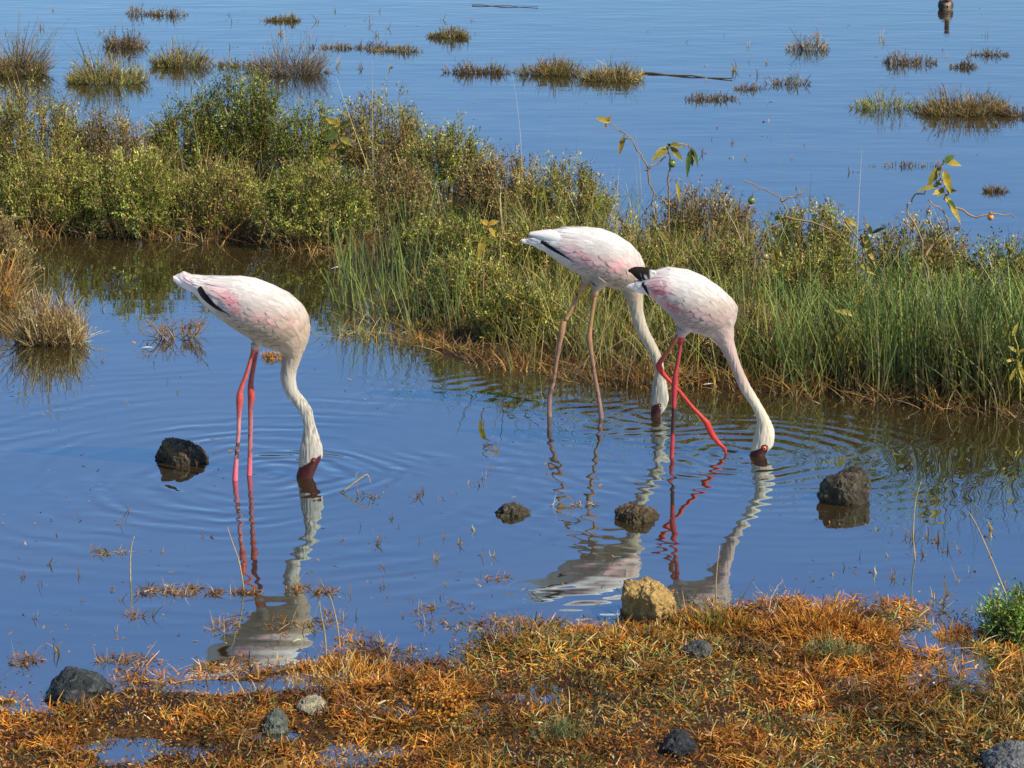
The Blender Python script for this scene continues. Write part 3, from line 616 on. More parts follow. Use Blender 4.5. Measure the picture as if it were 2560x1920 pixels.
rock('pointed black rock standing in the greenish part of the grass', [(1654, 1895), (1672, 1842), (1697, 1825), (1727, 1846), (1750, 1892), (1748, 1935), (1700, 1945), (1655, 1930)], 1915, [(.014, .015, .016), (.035, .037, .038), (.06, .06, .058)], .10, 9, rough=.13)
rock('low wet dark grey rock sunk in the grass below the tan clod', [(1700, 1634), (1725, 1613), (1760, 1607), (1785, 1632), (1776, 1665), (1735, 1675), (1705, 1660)], 1662, [(.04, .042, .04), (.09, .095, .085), (.15, .15, .13)], .09, 10, rough=.2)
rock('broad speckled grey boulder in the grass at the corner', [(2445, 1925), (2472, 1887), (2507, 1868), (2560, 1861), (2640, 1868), (2690, 1920), (2640, 1985), (2520, 1990), (2455, 1965)], 1965, [(.12, .12, .115), (.19, .19, .18), (.07, .07, .065)], .16, 12, rough=.12)

# ------------------------------------------------------------------ vegetation builders
def uni(a, b, n=None): return rng.uniform(a, b, n)
def pick(cols, n, w=None):
    cols = np.array(cols, float); return cols[rng.choice(len(cols), n, p=w)] * uni(.75, 1.25, (n, 1))
GREENS = [(.17, .22, .025), (.26, .30, .04), (.38, .37, .07), (.085, .12, .018)]
OLIVES = [(.23, .23, .035), (.36, .33, .06), (.46, .38, .09), (.11, .115, .022), (.31, .31, .035)]
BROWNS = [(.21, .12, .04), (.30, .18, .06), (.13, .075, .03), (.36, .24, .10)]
STRAWS = [(.52, .38, .15), (.44, .29, .10), (.58, .46, .23)]
RUSTS = [(.48, .19, .022), (.34, .115, .016), (.58, .29, .04)]

def shrub(label, bx, by, wpx, topy, cols, dead=.25, n=64, leafl=.013, cat='shrub', group='shrubs on the mud island', name='shrub', trunk=False, dens=1.0):
    g = gp(bx, by); sc = scale_at(by); W = wpx / sc; H = (by - topy) / sc / cp
    root = tag(empty(name, g), label, cat, group); n = int(n * 1.5)
    a = uni(0, 2 * np.pi, n); u = np.sqrt(uni(0, 1, n)); base = np.stack([np.cos(a) * u * W * .26, np.sin(a) * u * W * .2, np.full(n, -.02)], -1)
    lump = .72 + .5 * fbm(v3(np.cos(a) * 1.5 + bx, np.sin(a) * 1.5, u * 2), 2, int(bx))
    out = u * W * .46 * lump; hh = H * np.sqrt(np.clip(1 - (u * .93) ** 2.2, .06, 1)) * np.where(uni(0, 1, n) < .6, uni(.80, 1.06, n), uni(.35, .85, n)) * (.75 + .35 * lump)
    end = np.stack([np.cos(a) * out, np.sin(a) * out * .75, hh], -1)
    t = np.linspace(0, 1, 6)[None, :, None]; bulge = np.stack([np.cos(a) * W * .06, np.sin(a) * W * .05, hh * .08], -1)[:, None]
    P = base[:, None] * (1 - t) + end[:, None] * t + bulge * np.sin(t * np.pi) + rng.normal(0, .010, (n, 6, 3)) * np.sin(t * np.pi)
    sm = MB(); tubes(sm, P, np.linspace(.0035, .0014, 6)[None].repeat(n, 0), pick(BROWNS, n), 3)
    if trunk:
        tp = np.array([[0, -.02, -.05], [.01, -.05, H * .3], [-.01, -.07, H * .52], [.05, -.08, H * .72]]); t2 = np.array([[.0, -.06, H * .45], [-.03, -.09, H * .56], [-.05, -.1, H * .66], [-.06, -.1, H * .74]])
        tubes(sm, np.stack([tp, t2]), np.array([[.012, .010, .009, .004], [.007, .006, .005, .003]]), np.array([[.42, .32, .2], [.42, .32, .2]]), 6)
    # side twigs
    m = int(17 * dens); ti = uni(.15, 1, (n, m)); i0 = np.clip((ti * 5).astype(int), 0, 4); f = (ti * 5 - i0)[..., None]; ar = np.arange(n)[:, None]
    B = P[ar, i0] * (1 - f) + P[ar, i0 + 1] * f; outw = nrm(np.stack([np.cos(a), np.sin(a), np.zeros(n)], -1))[:, None]
    d = nrm(outw * uni(.0, .8, (n, m, 1)) + np.array([0, 0, 1.]) * uni(.35, 1.2, (n, m, 1)) + rng.normal(0, .5, (n, m, 3))); L = uni(.03, .085, (n, m)) * (.6 + .6 * H / .3)
    B = B.reshape(-1, 3); d = d.reshape(-1, 3); L = L.ravel(); N = len(B); isdead = uni(0, 1, N) < (dead + .45 * (1 - sstep(.0, .35, B[:, 2] / H)))
    ctw = np.where(isdead[:, None], pick(BROWNS + STRAWS[:1], N), pick(cols, N) * .9)
    ribbons(sm, B, d, rng.normal(0, .18, (N, 3)), L, uni(.0016, .003, N), ctw, ctw, 2, .4)
    sm.obj('stems', M_TWIG, root)
    k = 9; fm = MB(); tt = uni(.12, 1.0, (N, k)); c = B[:, None] + d[:, None] * (L[:, None] * tt)[..., None] + rng.normal(0, .004, (N, k, 3))
    keep = (uni(0, 1, (N, k)) < np.where(isdead, .45, .98)[:, None]).ravel()
    ax = nrm(d[:, None] * .8 + rng.normal(0, .6, (N, k, 3)) + np.array([0, 0, .35])).reshape(-1, 3)[keep]
    hue = fbm(v3(c[..., 0] * 14 + bx, c[..., 1] * 14, c[..., 2] * 14), 2, 4)[..., None]
    cl = np.where(isdead[:, None, None], pick(BROWNS, N)[:, None], pick(cols, N)[:, None] * (.10 + 1.8 * hue)) * uni(.7, 1.3, (N, k, 1))
    leaflets(fm, c.reshape(-1, 3)[keep], ax, uni(.6, 1.4, keep.sum()) * leafl, uni(.34, .56, keep.sum()) * leafl, cl.reshape(-1, 3)[keep])
    f_ = fm.obj('foliage', M_FOL, root); f_['kind'] = 'stuff'
    return root

def tussock(label, bx, by, wpx, topy, cols, n=220, lean=.35, bw=.004, group='tussocks standing in the far water', cat='tussock', leafy=0, name='tussock', flat=False, profile=1.0, dx=.55):
    g = gp(bx, by); sc = scale_at(by); W = wpx / sc; H = max(.02, (by - topy) / sc / cp)
    a = uni(0, 2 * np.pi, n); u = np.sqrt(uni(0, 1, n)); lump = .65 + .6 * vnoise(v3(np.cos(a) * 2 + bx, np.sin(a) * 2, 0), int(by))
    base = np.stack([np.cos(a) * u * W * .46 * lump, np.sin(a) * u * W * dx * .5, np.full(n, -.015)], -1)
    h = H * np.clip(1 - profile * (u ** 2) * .7, .12, 1) * uni(.3, 1.15, n) * (.35 + .95 * vnoise(v3(base[:, 0] * 14 + bx, base[:, 1] * 9, 0), 3))
    d = np.stack([np.cos(a) * u * lean, np.sin(a) * u * lean * .9, np.ones(n)], -1) * np.array([1.7, 1.7, 1]) + rng.normal(0, .38, (n, 3))
    C = pick(cols, n); mb = MB()
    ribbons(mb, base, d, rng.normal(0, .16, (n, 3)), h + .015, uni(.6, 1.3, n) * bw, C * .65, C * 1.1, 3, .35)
    # short side sprigs
    m = n * 4; i = rng.integers(0, n, m); tt = uni(.2, .95, m); B = base[i] + nrm(d)[i] * ((h[i] + .015) * tt)[:, None]
    ribbons(mb, B, nrm(d)[i] + rng.normal(0, .6, (m, 3)) + np.array([0, 0, .3]), np.zeros((m, 3)), uni(.012, .035, m) * (.6 + H * 3), bw * uni(.5, .9, m), C[i] * .9, C[i] * 1.2, 2, .3)
    if leafy:
        k = n * leafy; i = rng.integers(0, n, k); tt = uni(.3, 1, k); c = base[i] + nrm(d)[i] * ((h[i]) * tt)[:, None] + rng.normal(0, .006, (k, 3))
        leaflets(mb, c, rng.normal(0, 1, (k, 3)) + np.array([0, 0, .8]), uni(.007, .015, k), uni(.003, .006, k), C[i] * uni(.8, 1.3, (k, 1)))
    return tag(mb.obj(name, M_FOL, loc=g), label, cat, group)

def branches(mb, p, d, L, r, depth, col, spread=.6, kids=3):
    n = 5; pts = [np.array(p, float)]; dd = nrm(np.array(d, float))
    for k in range(n - 1):
        dd = nrm(dd + rng.normal(0, .16, 3) + np.array([0, 0, .03])); pts.append(pts[-1] + dd * L / (n - 1))
    tubes(mb, np.array(pts)[None], np.linspace(r, r * .55, n)[None], np.array([col]) * uni(.8, 1.2), 4 if depth > 1 else 3)
    if depth > 0:
        for k in range(kids):
            t = uni(.35, 1); i = min(int(t * (n - 1)), n - 2); q = pts[i] + (pts[i + 1] - pts[i]) * (t * (n - 1) - i)
            branches(mb, q, dd + rng.normal(0, spread, 3), L * uni(.45, .75), r * .6, depth - 1, col, spread, kids)
def twig_shrub(label, bx, by, wpx, topy, col, n=9, group='dry twiggy shrubs', spread=.6, depth=2, r=.0028, kids=3, cat='dead shrub', name='twig_shrub', lean=.9, leafc=None):
    g = gp(bx, by); sc = scale_at(by); W = wpx / sc; H = (by - topy) / sc / cp; mb = MB()
    for k in range(n):
        a = uni(0, 2 * np.pi); u = uni(0, 1) ** .5
        branches(mb, (math.cos(a) * u * W * .2, math.sin(a) * u * W * .15, -.015), (math.cos(a) * u * lean * W / max(H, .03) * .5, math.sin(a) * u * lean * .5, 1), H * uni(.45, .8), r, depth, col, spread, kids)
    if leafc is not None:
        V = np.concatenate(mb.v); V = V[V[:, 2] > H * .15]; k = min(len(V), 1400); c = V[rng.choice(len(V), k)]
        leaflets(mb, c, rng.normal(0, 1, (k, 3)) + np.array([0, 0, .5]), uni(.006, .014, k), uni(.003, .006, k), pick(leafc, k))
    return tag(mb.obj(name, M_TWIG, loc=g), label, cat, group)

# ------------------------------------------------------------------ shrubs on the island and bank
OL2 = [(.19, .21, .028), (.30, .30, .045), (.40, .36, .08), (.09, .105, .018)]
DRY = [(.32, .24, .08), (.25, .17, .055), (.40, .30, .12), (.20, .18, .045)]
DARKG = [(.09, .115, .018), (.16, .185, .03), (.25, .26, .055)]
shrub('wide olive shrub on the island front, above the dark water by the brown reed clump', 130, 572, 330, 395, OLIVES, .22, 80)
shrub('round yellow green shrub in the middle of the island front edge', 345, 588, 270, 410, GREENS + OLIVES, .18, 74)
shrub('olive shrub with orange dry stems hanging over the water at the island front', 545, 588, 260, 425, OLIVES, .40, 70)
shrub('broad dense dark olive shrub where the island meets the tall grass', 790, 612, 340, 430, OL2, .22, 92)
shrub('brownish shrub at the inner end of the island beside the tall grass', 985, 585, 230, 420, DRY, .4, 60)
shrub('big pale olive shrub on the far side of the island next to the reed clump', 80, 452, 330, 235, OLIVES + DRY[:1], .30, 84)
shrub('low tawny shrub between two taller olive shrubs on the far side of the island', 300, 455, 230, 300, DRY, .45, 60)
shrub('feathery olive shrub left of the dark bush with the pale trunk', 460, 432, 210, 270, GREENS, .3, 60)
shrub('tall dark green bush with a pale bare trunk on the island', 600, 425, 250, 205, DARKG, .08, 84, trunk=True)
shrub('small green shrub by the yellow leaved plant on the island', 770, 462, 190, 282, GREENS, .25, 56)
shrub('rounded brown olive shrub on the far tip of the island', 945, 455, 260, 262, DRY + OLIVES, .35, 74)
shrub('dark low shrub at the very tip of the island reaching towards open water', 1110, 478, 210, 322, OL2, .3, 58)
shrub('small tawny shrub behind the white flamingo at the back edge of the bank', 1260, 545, 220, 395, DRY, .4, 56, group='shrubs on the grassy bank')
shrub('olive yellow shrub at the back of the bank left of the bent branch', 1420, 590, 260, 425, OLIVES, .35, 62, group='shrubs on the grassy bank')
shrub('dry brown shrub at the back of the bank under the green fruit', 1760, 655, 300, 492, DRY, .55, 66, group='shrubs on the grassy bank')
shrub('olive shrub below the pink flower on the bank', 2030, 700, 280, 540, OLIVES, .35, 62, group='shrubs on the grassy bank')
shrub('tawny shrub round the foot of the tall leafy stem', 2290, 740, 280, 570, DRY + OLIVES, .4, 62, group='shrubs on the grassy bank')
shrub('green shrub at the back of the bank beyond the leafy stem with orange fruit', 2510, 775, 260, 625, GREENS, .35, 56, group='shrubs on the grassy bank')
shrub('grey brown dry shrub just behind the necks of the two feeding flamingos', 1850, 925, 300, 780, [(.20, .17, .09), (.15, .12, .06), (.25, .21, .12)], .8, 70, group='shrubs on the grassy bank', leafl=.008)
shrub('olive shrub standing in the shallow water left of the white flamingo', 1170, 800, 250, 660, OLIVES, .3, 60, group='shrubs on the grassy bank')
shrub('dense dark green shrub at the water edge below the tall grass', 2500, 985, 260, 850, DARKG, .12, 72, group='shrubs on the grassy bank')
shrub('brown and olive shrub standing in the water off the near end of the island', -20, 700, 190, 560, DRY, .45, 60, group='shrubs off the island')
shrub('bright green succulent shrub at the edge of the near bank', 2535, 1590, 185, 1490, [(.12, .22, .03), (.19, .30, .045), (.28, .34, .07)], .06, 26, leafl=.010, group='near bank shrubs')

GB = 'shrubs on the grassy bank'
shrub('tangled olive shrub at the corner where the island joins the bank', 1120, 690, 270, 545, OL2, .3, 60, group=GB)
shrub('yellowish olive shrub directly behind the tail of the white flamingo', 1370, 705, 290, 560, OLIVES, .35, 62, group=GB)
shrub('mottled olive and tan shrub behind the back of the white flamingo', 1580, 730, 280, 575, OLIVES + DRY, .4, 62, group=GB)
shrub('tan and green shrub under the gnarled creeping branch', 1800, 775, 290, 620, DRY + GREENS, .45, 62, group=GB)
shrub('olive shrub behind the drooping yellow leaves', 2040, 800, 260, 645, OL2, .3, 58, group=GB)
shrub('green olive shrub among the grass in front of the tall crooked stem', 2270, 850, 260, 700, GREENS, .3, 56, group=GB)
shrub('dark shrub half hidden in the tall grass above the dense dark green one', 2490, 890, 250, 735, DARKG + OL2, .3, 56, group=GB)
shrub('low olive shrub between the legs of the white flamingo and the sparse reeds', 1300, 860, 240, 735, OLIVES + GREENS, .3, 56, group=GB)

# ------------------------------------------------------------------ tall grass on the bank (one mass), dry grass, wet edge
def clumps(poly, nc, per, spread, seed, edge=None):
    r = np.random.default_rng(seed); P = np.array(poly, float); out = []
    W = gp(P[:, 0], P[:, 1])[:, :2]; lo, hi = W.min(0), W.max(0)
    while len(out) < nc:
        c = r.uniform(lo, hi, (400, 2)); k = inpoly(c[:, 0], c[:, 1], [tuple(x) for x in W]); out += list(c[k])
    c = np.array(out[:nc]); b = c[r.integers(0, nc, nc * per)] + r.normal(0, spread, (nc * per, 2)); return np.c_[b, np.full(len(b), -.01)], c
def grass(name, label, poly, nc, per, spread, hr, wr, cols, seed, lean=.22, bend=.25, basec=BROWNS, kind='stuff', tone=False, hmap=None):
    b, c = clumps(poly, nc, per, spread, seed); n = len(b); h = uni(hr[0], hr[1], n)
    h *= .6 + .8 * vnoise(v3(b[:, 0] * 2.5, b[:, 1] * 2.5), seed)
    if hmap is not None: h *= hmap(b)
    d = np.c_[rng.normal(0, lean, (n, 2)), np.ones(n)]; bd = np.c_[rng.normal(0, bend, (n, 2)), -np.abs(rng.normal(0, bend * .5, n))]
    C = pick(cols, n); gx, gy = to_px(b)
    C = C * np.clip(-.15 + 2.3 * fbm(v3(b[:, 0] * 8, b[:, 1] * 6), 3, seed + 50), .12, 2)[:, None]  # brightness noise paints shadowy gaps into the stand
    if tone:
        ol = uni(0, 1, n) < (1 - sstep(1450, 2150, gx + 220 * (fbm(v3(b[:, 0] * 2, b[:, 1] * 2), 2, 9) - .5))) * .72; C[ol] = pick(OLIVES + STRAWS[:1] + GRN[:1], ol.sum())
    mb = MB(); ribbons(mb, b, d, bd, h, uni(wr[0], wr[1], n), pick(basec, n) * .5 + C * .2, C, 4, .1)  # brown stem feet, darkened further as painted shade between the blades
    return tag(mb.obj(name, M_FOL), label, 'grass', None, kind)
GRN = [(.12, .23, .03), (.19, .30, .05), (.26, .34, .08), (.06, .13, .022), (.04, .09, .018), (.30, .30, .07)]  # darkest greens put in as painted shade, for depth
BGR = [(1130, 800), (1150, 880), (1350, 935), (1600, 962), (1900, 978), (2250, 1008), (2750, 1050), (2750, 870), (2560, 830), (2100, 740), (1800, 690), (1500, 640), (1250, 600)]
FRONT = [(1650, 930), (1900, 975), (2250, 1005), (2750, 1045), (2750, 930), (2300, 870), (1950, 850), (1750, 850)]
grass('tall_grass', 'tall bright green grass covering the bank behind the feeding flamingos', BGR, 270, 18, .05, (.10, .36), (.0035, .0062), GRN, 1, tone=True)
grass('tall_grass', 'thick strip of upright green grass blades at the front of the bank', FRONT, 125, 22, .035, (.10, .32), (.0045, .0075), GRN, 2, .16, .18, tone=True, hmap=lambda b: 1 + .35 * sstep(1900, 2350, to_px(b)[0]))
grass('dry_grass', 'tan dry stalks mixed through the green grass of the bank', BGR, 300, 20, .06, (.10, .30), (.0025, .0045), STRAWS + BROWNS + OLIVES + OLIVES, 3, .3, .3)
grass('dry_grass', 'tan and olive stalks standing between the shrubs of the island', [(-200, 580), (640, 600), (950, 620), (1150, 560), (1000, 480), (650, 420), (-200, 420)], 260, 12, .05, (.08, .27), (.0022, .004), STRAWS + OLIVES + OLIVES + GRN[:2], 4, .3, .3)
EDGE = [(1000, 850), (1130, 895), (1350, 945), (1600, 968), (1900, 985), (2100, 998), (2250, 1015), (2700, 1060), (2700, 1030), (2250, 985), (1900, 955), (1350, 915), (1130, 860)]
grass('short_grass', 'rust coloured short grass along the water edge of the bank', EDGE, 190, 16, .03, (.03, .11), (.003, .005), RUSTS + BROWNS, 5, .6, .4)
IEDGE = [(-200, 600), (60, 595), (400, 602), (640, 622), (860, 645), (1000, 640), (1000, 600), (640, 585), (-200, 570)]
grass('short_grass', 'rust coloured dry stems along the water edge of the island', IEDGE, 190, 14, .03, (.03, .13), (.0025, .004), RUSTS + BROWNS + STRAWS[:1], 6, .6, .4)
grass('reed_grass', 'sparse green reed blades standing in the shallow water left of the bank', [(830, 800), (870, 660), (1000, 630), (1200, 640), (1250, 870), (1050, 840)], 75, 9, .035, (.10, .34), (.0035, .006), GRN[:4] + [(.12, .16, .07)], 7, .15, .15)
SUBM = [(830, 840), (1000, 700), (1200, 760), (1300, 900), (1100, 880), (900, 850)]
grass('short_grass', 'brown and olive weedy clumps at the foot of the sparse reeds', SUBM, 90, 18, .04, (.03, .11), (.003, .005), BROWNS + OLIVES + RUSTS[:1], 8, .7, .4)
# long single stalks rising over everything
def stalks(label, pts, cols, wid=.003):
    mb = MB()
    for (bx, by, tx, ty) in pts:
        g = gp(bx, by); T = at(tx, ty, g[1] + uni(-.1, .1)); d = T - g; L = np.linalg.norm(d); bd = rng.normal(0, .06, 3)
        C = pick(cols, 1); ribbons(mb, g[None], (d / L - bd)[None], bd[None], np.array([L]), np.array([wid]), C, C, 6, .25)
    return mb
mb = stalks('', [(935, 560, 930, 70), (700, 470, 640, 150), (520, 480, 470, 200), (1120, 560, 985, 160), (430, 480, 425, 190), (880, 500, 870, 280), (960, 520, 850, 215), (1420, 620, 1450, 205), (1300, 560, 1280, 190), (1870, 700, 1990, 200), (1600, 640, 1590, 320),
                 (2260, 740, 2060, 560), (1720, 660, 1720, 310), (1760, 660, 1660, 370), (1900, 700, 1760, 420), (2140, 720, 2155, 380), (2330, 760, 2480, 520), (2440, 800, 2540, 560), (190, 480, 20, 280), (330, 470, 240, 170), (1290, 560, 1395, 250), (2020, 700, 2030, 430), (1450, 600, 1600, 460), (2430, 790, 2330, 520)], GRN[2:3] + STRAWS + [(.16, .2, .1)], .0032)
o = tag(mb.obj('grass_stalks', M_FOL), 'thin single stalks rising above the shrubs and grass', 'grass', None, 'stuff')

# ------------------------------------------------------------------ tussocks in the water
FB = [(.14, .08, .028), (.20, .12, .04), (.09, .052, .02), (.26, .17, .07)]; FO = [(.22, .14, .04), (.15, .095, .028), (.30, .20, .06), (.15, .13, .03)]
T = tussock
T('tall brown and green reed clump rising from the far water beyond the island', 40, 185, 190, 60, FB + FO, 420, .5, .005, leafy=3)
T('dense yellowish green tussock in the water just beyond the island', 265, 205, 210, 112, FO + FO + OLIVES[:3], 420, .5, .005, leafy=4)
T('small dark brown bushy tussock behind the yellowish green tussock', 310, 118, 95, 52, FB, 180, .4, .005, leafy=3)
T('brown olive tussock between the yellowish tussock and the grey one', 445, 165, 150, 72, FB + OLIVES[:2], 320, .45, .005, leafy=3)
T('low dark strip of sprigs joining two tussocks in the far water', 600, 165, 170, 130, FB, 140, .6, .005, dx=.2)
T('wide greyish brown domed tussock in the far water', 720, 182, 210, 88, [(.19, .14, .09), (.14, .10, .06), (.24, .18, .12)], 520, .6, .0045)
T('small flat brown tussock beyond the greyish domed one', 705, 52, 90, 22, FO, 170, .5, .006, dx=.3)
T('short row of dark sprigs near the top of the far water', 415, 38, 100, 12, FB, 90, .5, .006, dx=.15)
T('tiny dark pair of sprigs beside the short row in the far water', 345, 35, 70, 6, FB, 50, .5, .006, dx=.15)
T('long thin line of dark sprigs running off the greyish domed tussock', 880, 120, 250, 98, FB, 200, .5, .005, dx=.1)
T('low brown olive tussock at the end of the thin line of sprigs', 985, 128, 130, 102, FO, 150, .5, .005, dx=.2)
T('lone mound shaped brown tussock out in the open far water', 1127, 93, 112, 52, FO, 260, .55, .006, dx=.4)
T('low dark weedy strip beside two brown tussocks in open water', 1200, 182, 175, 138, FB, 240, .5, .005, dx=.15)
T('brown tussock between the weedy strip and the tussock with the floating stick', 1378, 185, 140, 112, FO, 330, .5, .0055, leafy=1)
T('rounded golden brown tussock at the end of the floating stick', 1530, 198, 170, 120, FO + STRAWS[:1], 420, .6, .005, leafy=1)
T('thin tuft of brown sprigs with tall pale stalks in the far water', 2020, 124, 120, 82, FB + STRAWS[:1], 130, .4, .005, dx=.2)
T('straggly row of brown sprigs beyond the largest far tussock', 2260, 158, 150, 112, FB, 150, .5, .005, dx=.2)
T('small pointed brown sprig beside the straggly row', 2410, 168, 60, 128, FB, 60, .4, .006, dx=.3)
T('faint low line of sprigs out past the largest far tussock', 2485, 138, 110, 118, FB, 70, .4, .006, dx=.15)
T('largest domed golden brown tussock in the far open water', 2410, 282, 270, 188, FO + BROWNS, 620, .7, .005, leafy=1, dx=.5)
T('thin pale green weedy clump attached to the largest far tussock', 2215, 270, 170, 190, OLIVES + BROWNS[:2], 140, .5, .004, leafy=4, dx=.4)
T('brown sprigs at the edge past the largest far tussock', 2545, 290, 90, 240, FB, 110, .4, .005)
T('small tuft with one tall sprig near the floating stick tip', 1970, 210, 100, 168, FB, 70, .5, .005, dx=.2)
T('tiny dark tuft just off the tip of the floating stick', 1870, 222, 90, 196, FB, 60, .6, .005, dx=.15)
T('scattered short dark sprigs below the floating stick', 1775, 248, 150, 218, FB, 110, .4, .005, dx=.15)
T('small flat brown tuft in the water behind the leafy stem', 2490, 478, 70, 452, FB, 90, .6, .0045, dx=.3)
T('row of thin dark sprigs in open water behind the leafy stem', 2270, 415, 190, 395, FB, 60, .4, .004, dx=.12)
T('straw coloured bushy reed clump standing in the water off the island', 135, 855, 190, 660, BROWNS + BROWNS + STRAWS, 620, .18, .004, group='clumps in the water off the island', leafy=1)
T('rust brown reed bed along the water at the near end of the island', -20, 760, 110, 610, BROWNS + RUSTS + STRAWS[:1], 480, .4, .004, group='clumps in the water off the island')
T('small orange brown tuft in the water behind the legs of the flamingo standing alone', 700, 893, 80, 862, RUSTS + STRAWS[:1], 150, .8, .0035, group='clumps in the water off the island', dx=.5)
twig_shrub('low tangled brown twiggy bush in the water behind the flamingo standing alone', 450, 845, 210, 778, (.23, .14, .07), 22, 'twiggy shrubs in the water', .75, 2, .003, 3, 'shrub')
twig_shrub('grey brown leafless twiggy shrub at the edge of the orange grass near the tan clod', 1290, 1605, 240, 1525, (.22, .15, .11), 20, 'near dry shrubs', .55, 2, .0018, 3)
twig_shrub('upright bare pale twig standing at the waterline beyond the orange grass', 1925, 1545, 40, 1410, (.46, .34, .22), 2, 'near dry shrubs', .45, 2, .0022, 3, lean=.1)
twig_shrub('low dry brown twiggy shrub in the middle of the orange grass', 1085, 1790, 170, 1690, (.24, .16, .09), 14, 'near dry shrubs', .5, 2, .0015, 3, leafc=RUSTS)
twig_shrub('dark thorny dry twigs beside the bright green succulent shrub', 2400, 1625, 120, 1550, (.10, .06, .035), 7, 'near dry shrubs', .7, 2, .0016, 3)
T('upright green and rust grass tuft beside the tan clod', 1800, 1570, 200, 1470, RUSTS + [(.12, .16, .03), (.2, .2, .05), (.08, .11, .02)], 330, .6, .0032, group='tufts on the near bank', cat='grass tuft', name='grass_tuft')
T('pale yellow green grass tuft in the orange grass right of the sunk grey rock', 2085, 1640, 170, 1565, [(.22, .22, .07), (.16, .17, .05), (.3, .27, .1)], 260, .5, .0026, group='tufts on the near bank', cat='grass tuft', name='grass_tuft')
T('soft grey green herb tuft low in the orange grass beside the pointed black rock', 1400, 1850, 150, 1785, [(.14, .16, .06), (.1, .13, .04), (.2, .2, .09)], 260, .6, .0024, group='tufts on the near bank', cat='grass tuft', name='grass_tuft')
T('rust red raised grass cushion where the near bank meets the open water', 2080, 1580, 340, 1505, RUSTS, 520, .8, .0035, group='tufts on the near bank', cat='grass tuft', name='grass_tuft')
T('orange grass cushion at the water edge below the upside down reflection of the lone flamingo', 860, 1690, 330, 1640, RUSTS + STRAWS[:1], 420, .9, .0035, group='tufts on the near bank', cat='grass tuft', name='grass_tuft')
T('rust and straw grass tuft growing against the foot of the tan clod', 1610, 1600, 200, 1555, RUSTS + STRAWS[:1], 240, .7, .003, group='tufts on the near bank', cat='grass tuft', name='grass_tuft')
T('small orange grass islet off the near bank beside the succulent shrub', 2400, 1590, 120, 1548, RUSTS, 170, .9, .0035, group='tufts on the near bank', cat='grass tuft', name='grass_tuft')

# ------------------------------------------------------------------ floating stick, grebe, feathers
def stick(label, x0, y0, x1, y1, r, col):
    a, b = gp(x0, y0), gp(x1, y1); n = 8; P = np.linspace(a, b, n); P[:, 2] = .004 + .004 * np.sin(np.arange(n) * 2.1); P += rng.normal(0, .003, (n, 3)) * np.array([1, 1, .3])
    mb = MB(); tubes(mb, P[None], np.linspace(r, r * .6, n)[None], np.array([col]), 6); return tag(mb.obj('floating_stick', M_WOOD, None, a), label, 'stick')
stick('long thin straight stick floating beside the golden brown tussock', 1600, 183, 1830, 199, .007, (.12, .09, .06))
stick('thin dark twig floating in the far water near the picture top', 1180, 14, 1345, 19, .004, (.08, .06, .045))
def grebe():
    g = gp(2364, 24); Y = g[1]; root = tag(empty('grebe', g), 'small dark water bird swimming alone in the far water', 'bird')
    mb = MB(); s_ = []
    for (y, z, rx, rz) in [(-.10, .03, .006, .01), (-.085, .03, .035, .034), (-.05, .03, .052, .05), (0, .03, .06, .056), (.06, .035, .05, .05), (.11, .05, .02, .028), (.125, .055, .004, .006)]: s_.append((y, z, rx, rz))
    a = np.arange(16) * 2 * np.pi / 16; V = np.array([[(rx * math.cos(t), y, z + rz * math.sin(t)) for t in a] for (y, z, rx, rz) in s_])
    q = [[i * 16 + k, i * 16 + (k + 1) % 16, (i + 1) * 16 + (k + 1) % 16, (i + 1) * 16 + k] for i in range(len(s_) - 1) for k in range(16)]
    C = np.where((V[..., 1] < -.06)[..., None] & (np.abs(V[..., 0]) < .03)[..., None], np.array([.26, .17, .11]), np.array([.04, .028, .02]))
    P = V.reshape(-1, 3); nk = np.array([[0, -.06, .05], [0, -.085, .085], [0, -.085, .12], [0, -.092, .145], [0, -.105, .155], [0, -.128, .152], [0, -.15, .147]])
    mb.add(P, q, None, C.reshape(-1, 3)); tubes(mb, nk[None], np.array([[.03, .019, .016, .024, .022, .007, .002]]), np.array([(.05, .025, .018)]), 12)
    o = mb.obj('body', M_PLUME, root); return root
grebe()
for i, (x, y, lab) in enumerate([(352, 874, 'small white feather floating by the straw coloured reed clump'), (2165, 992, 'small white feather caught at the water edge of the bank'), (1752, 968, 'small white feather floating between the two feeding birds'), (828, 675, 'small pale feather lodged among the sparse reeds')]):
    g = gp(x, y); mb = MB(); leaf(mb, (0, 0, .004), (1, .2 * i - .3, .25), (0, 0, 1), .05, .016, (.78, .76, .74), .1); tag(mb.obj('feather', M_FEATHER, loc=g), lab, 'feather', 'stray feathers')

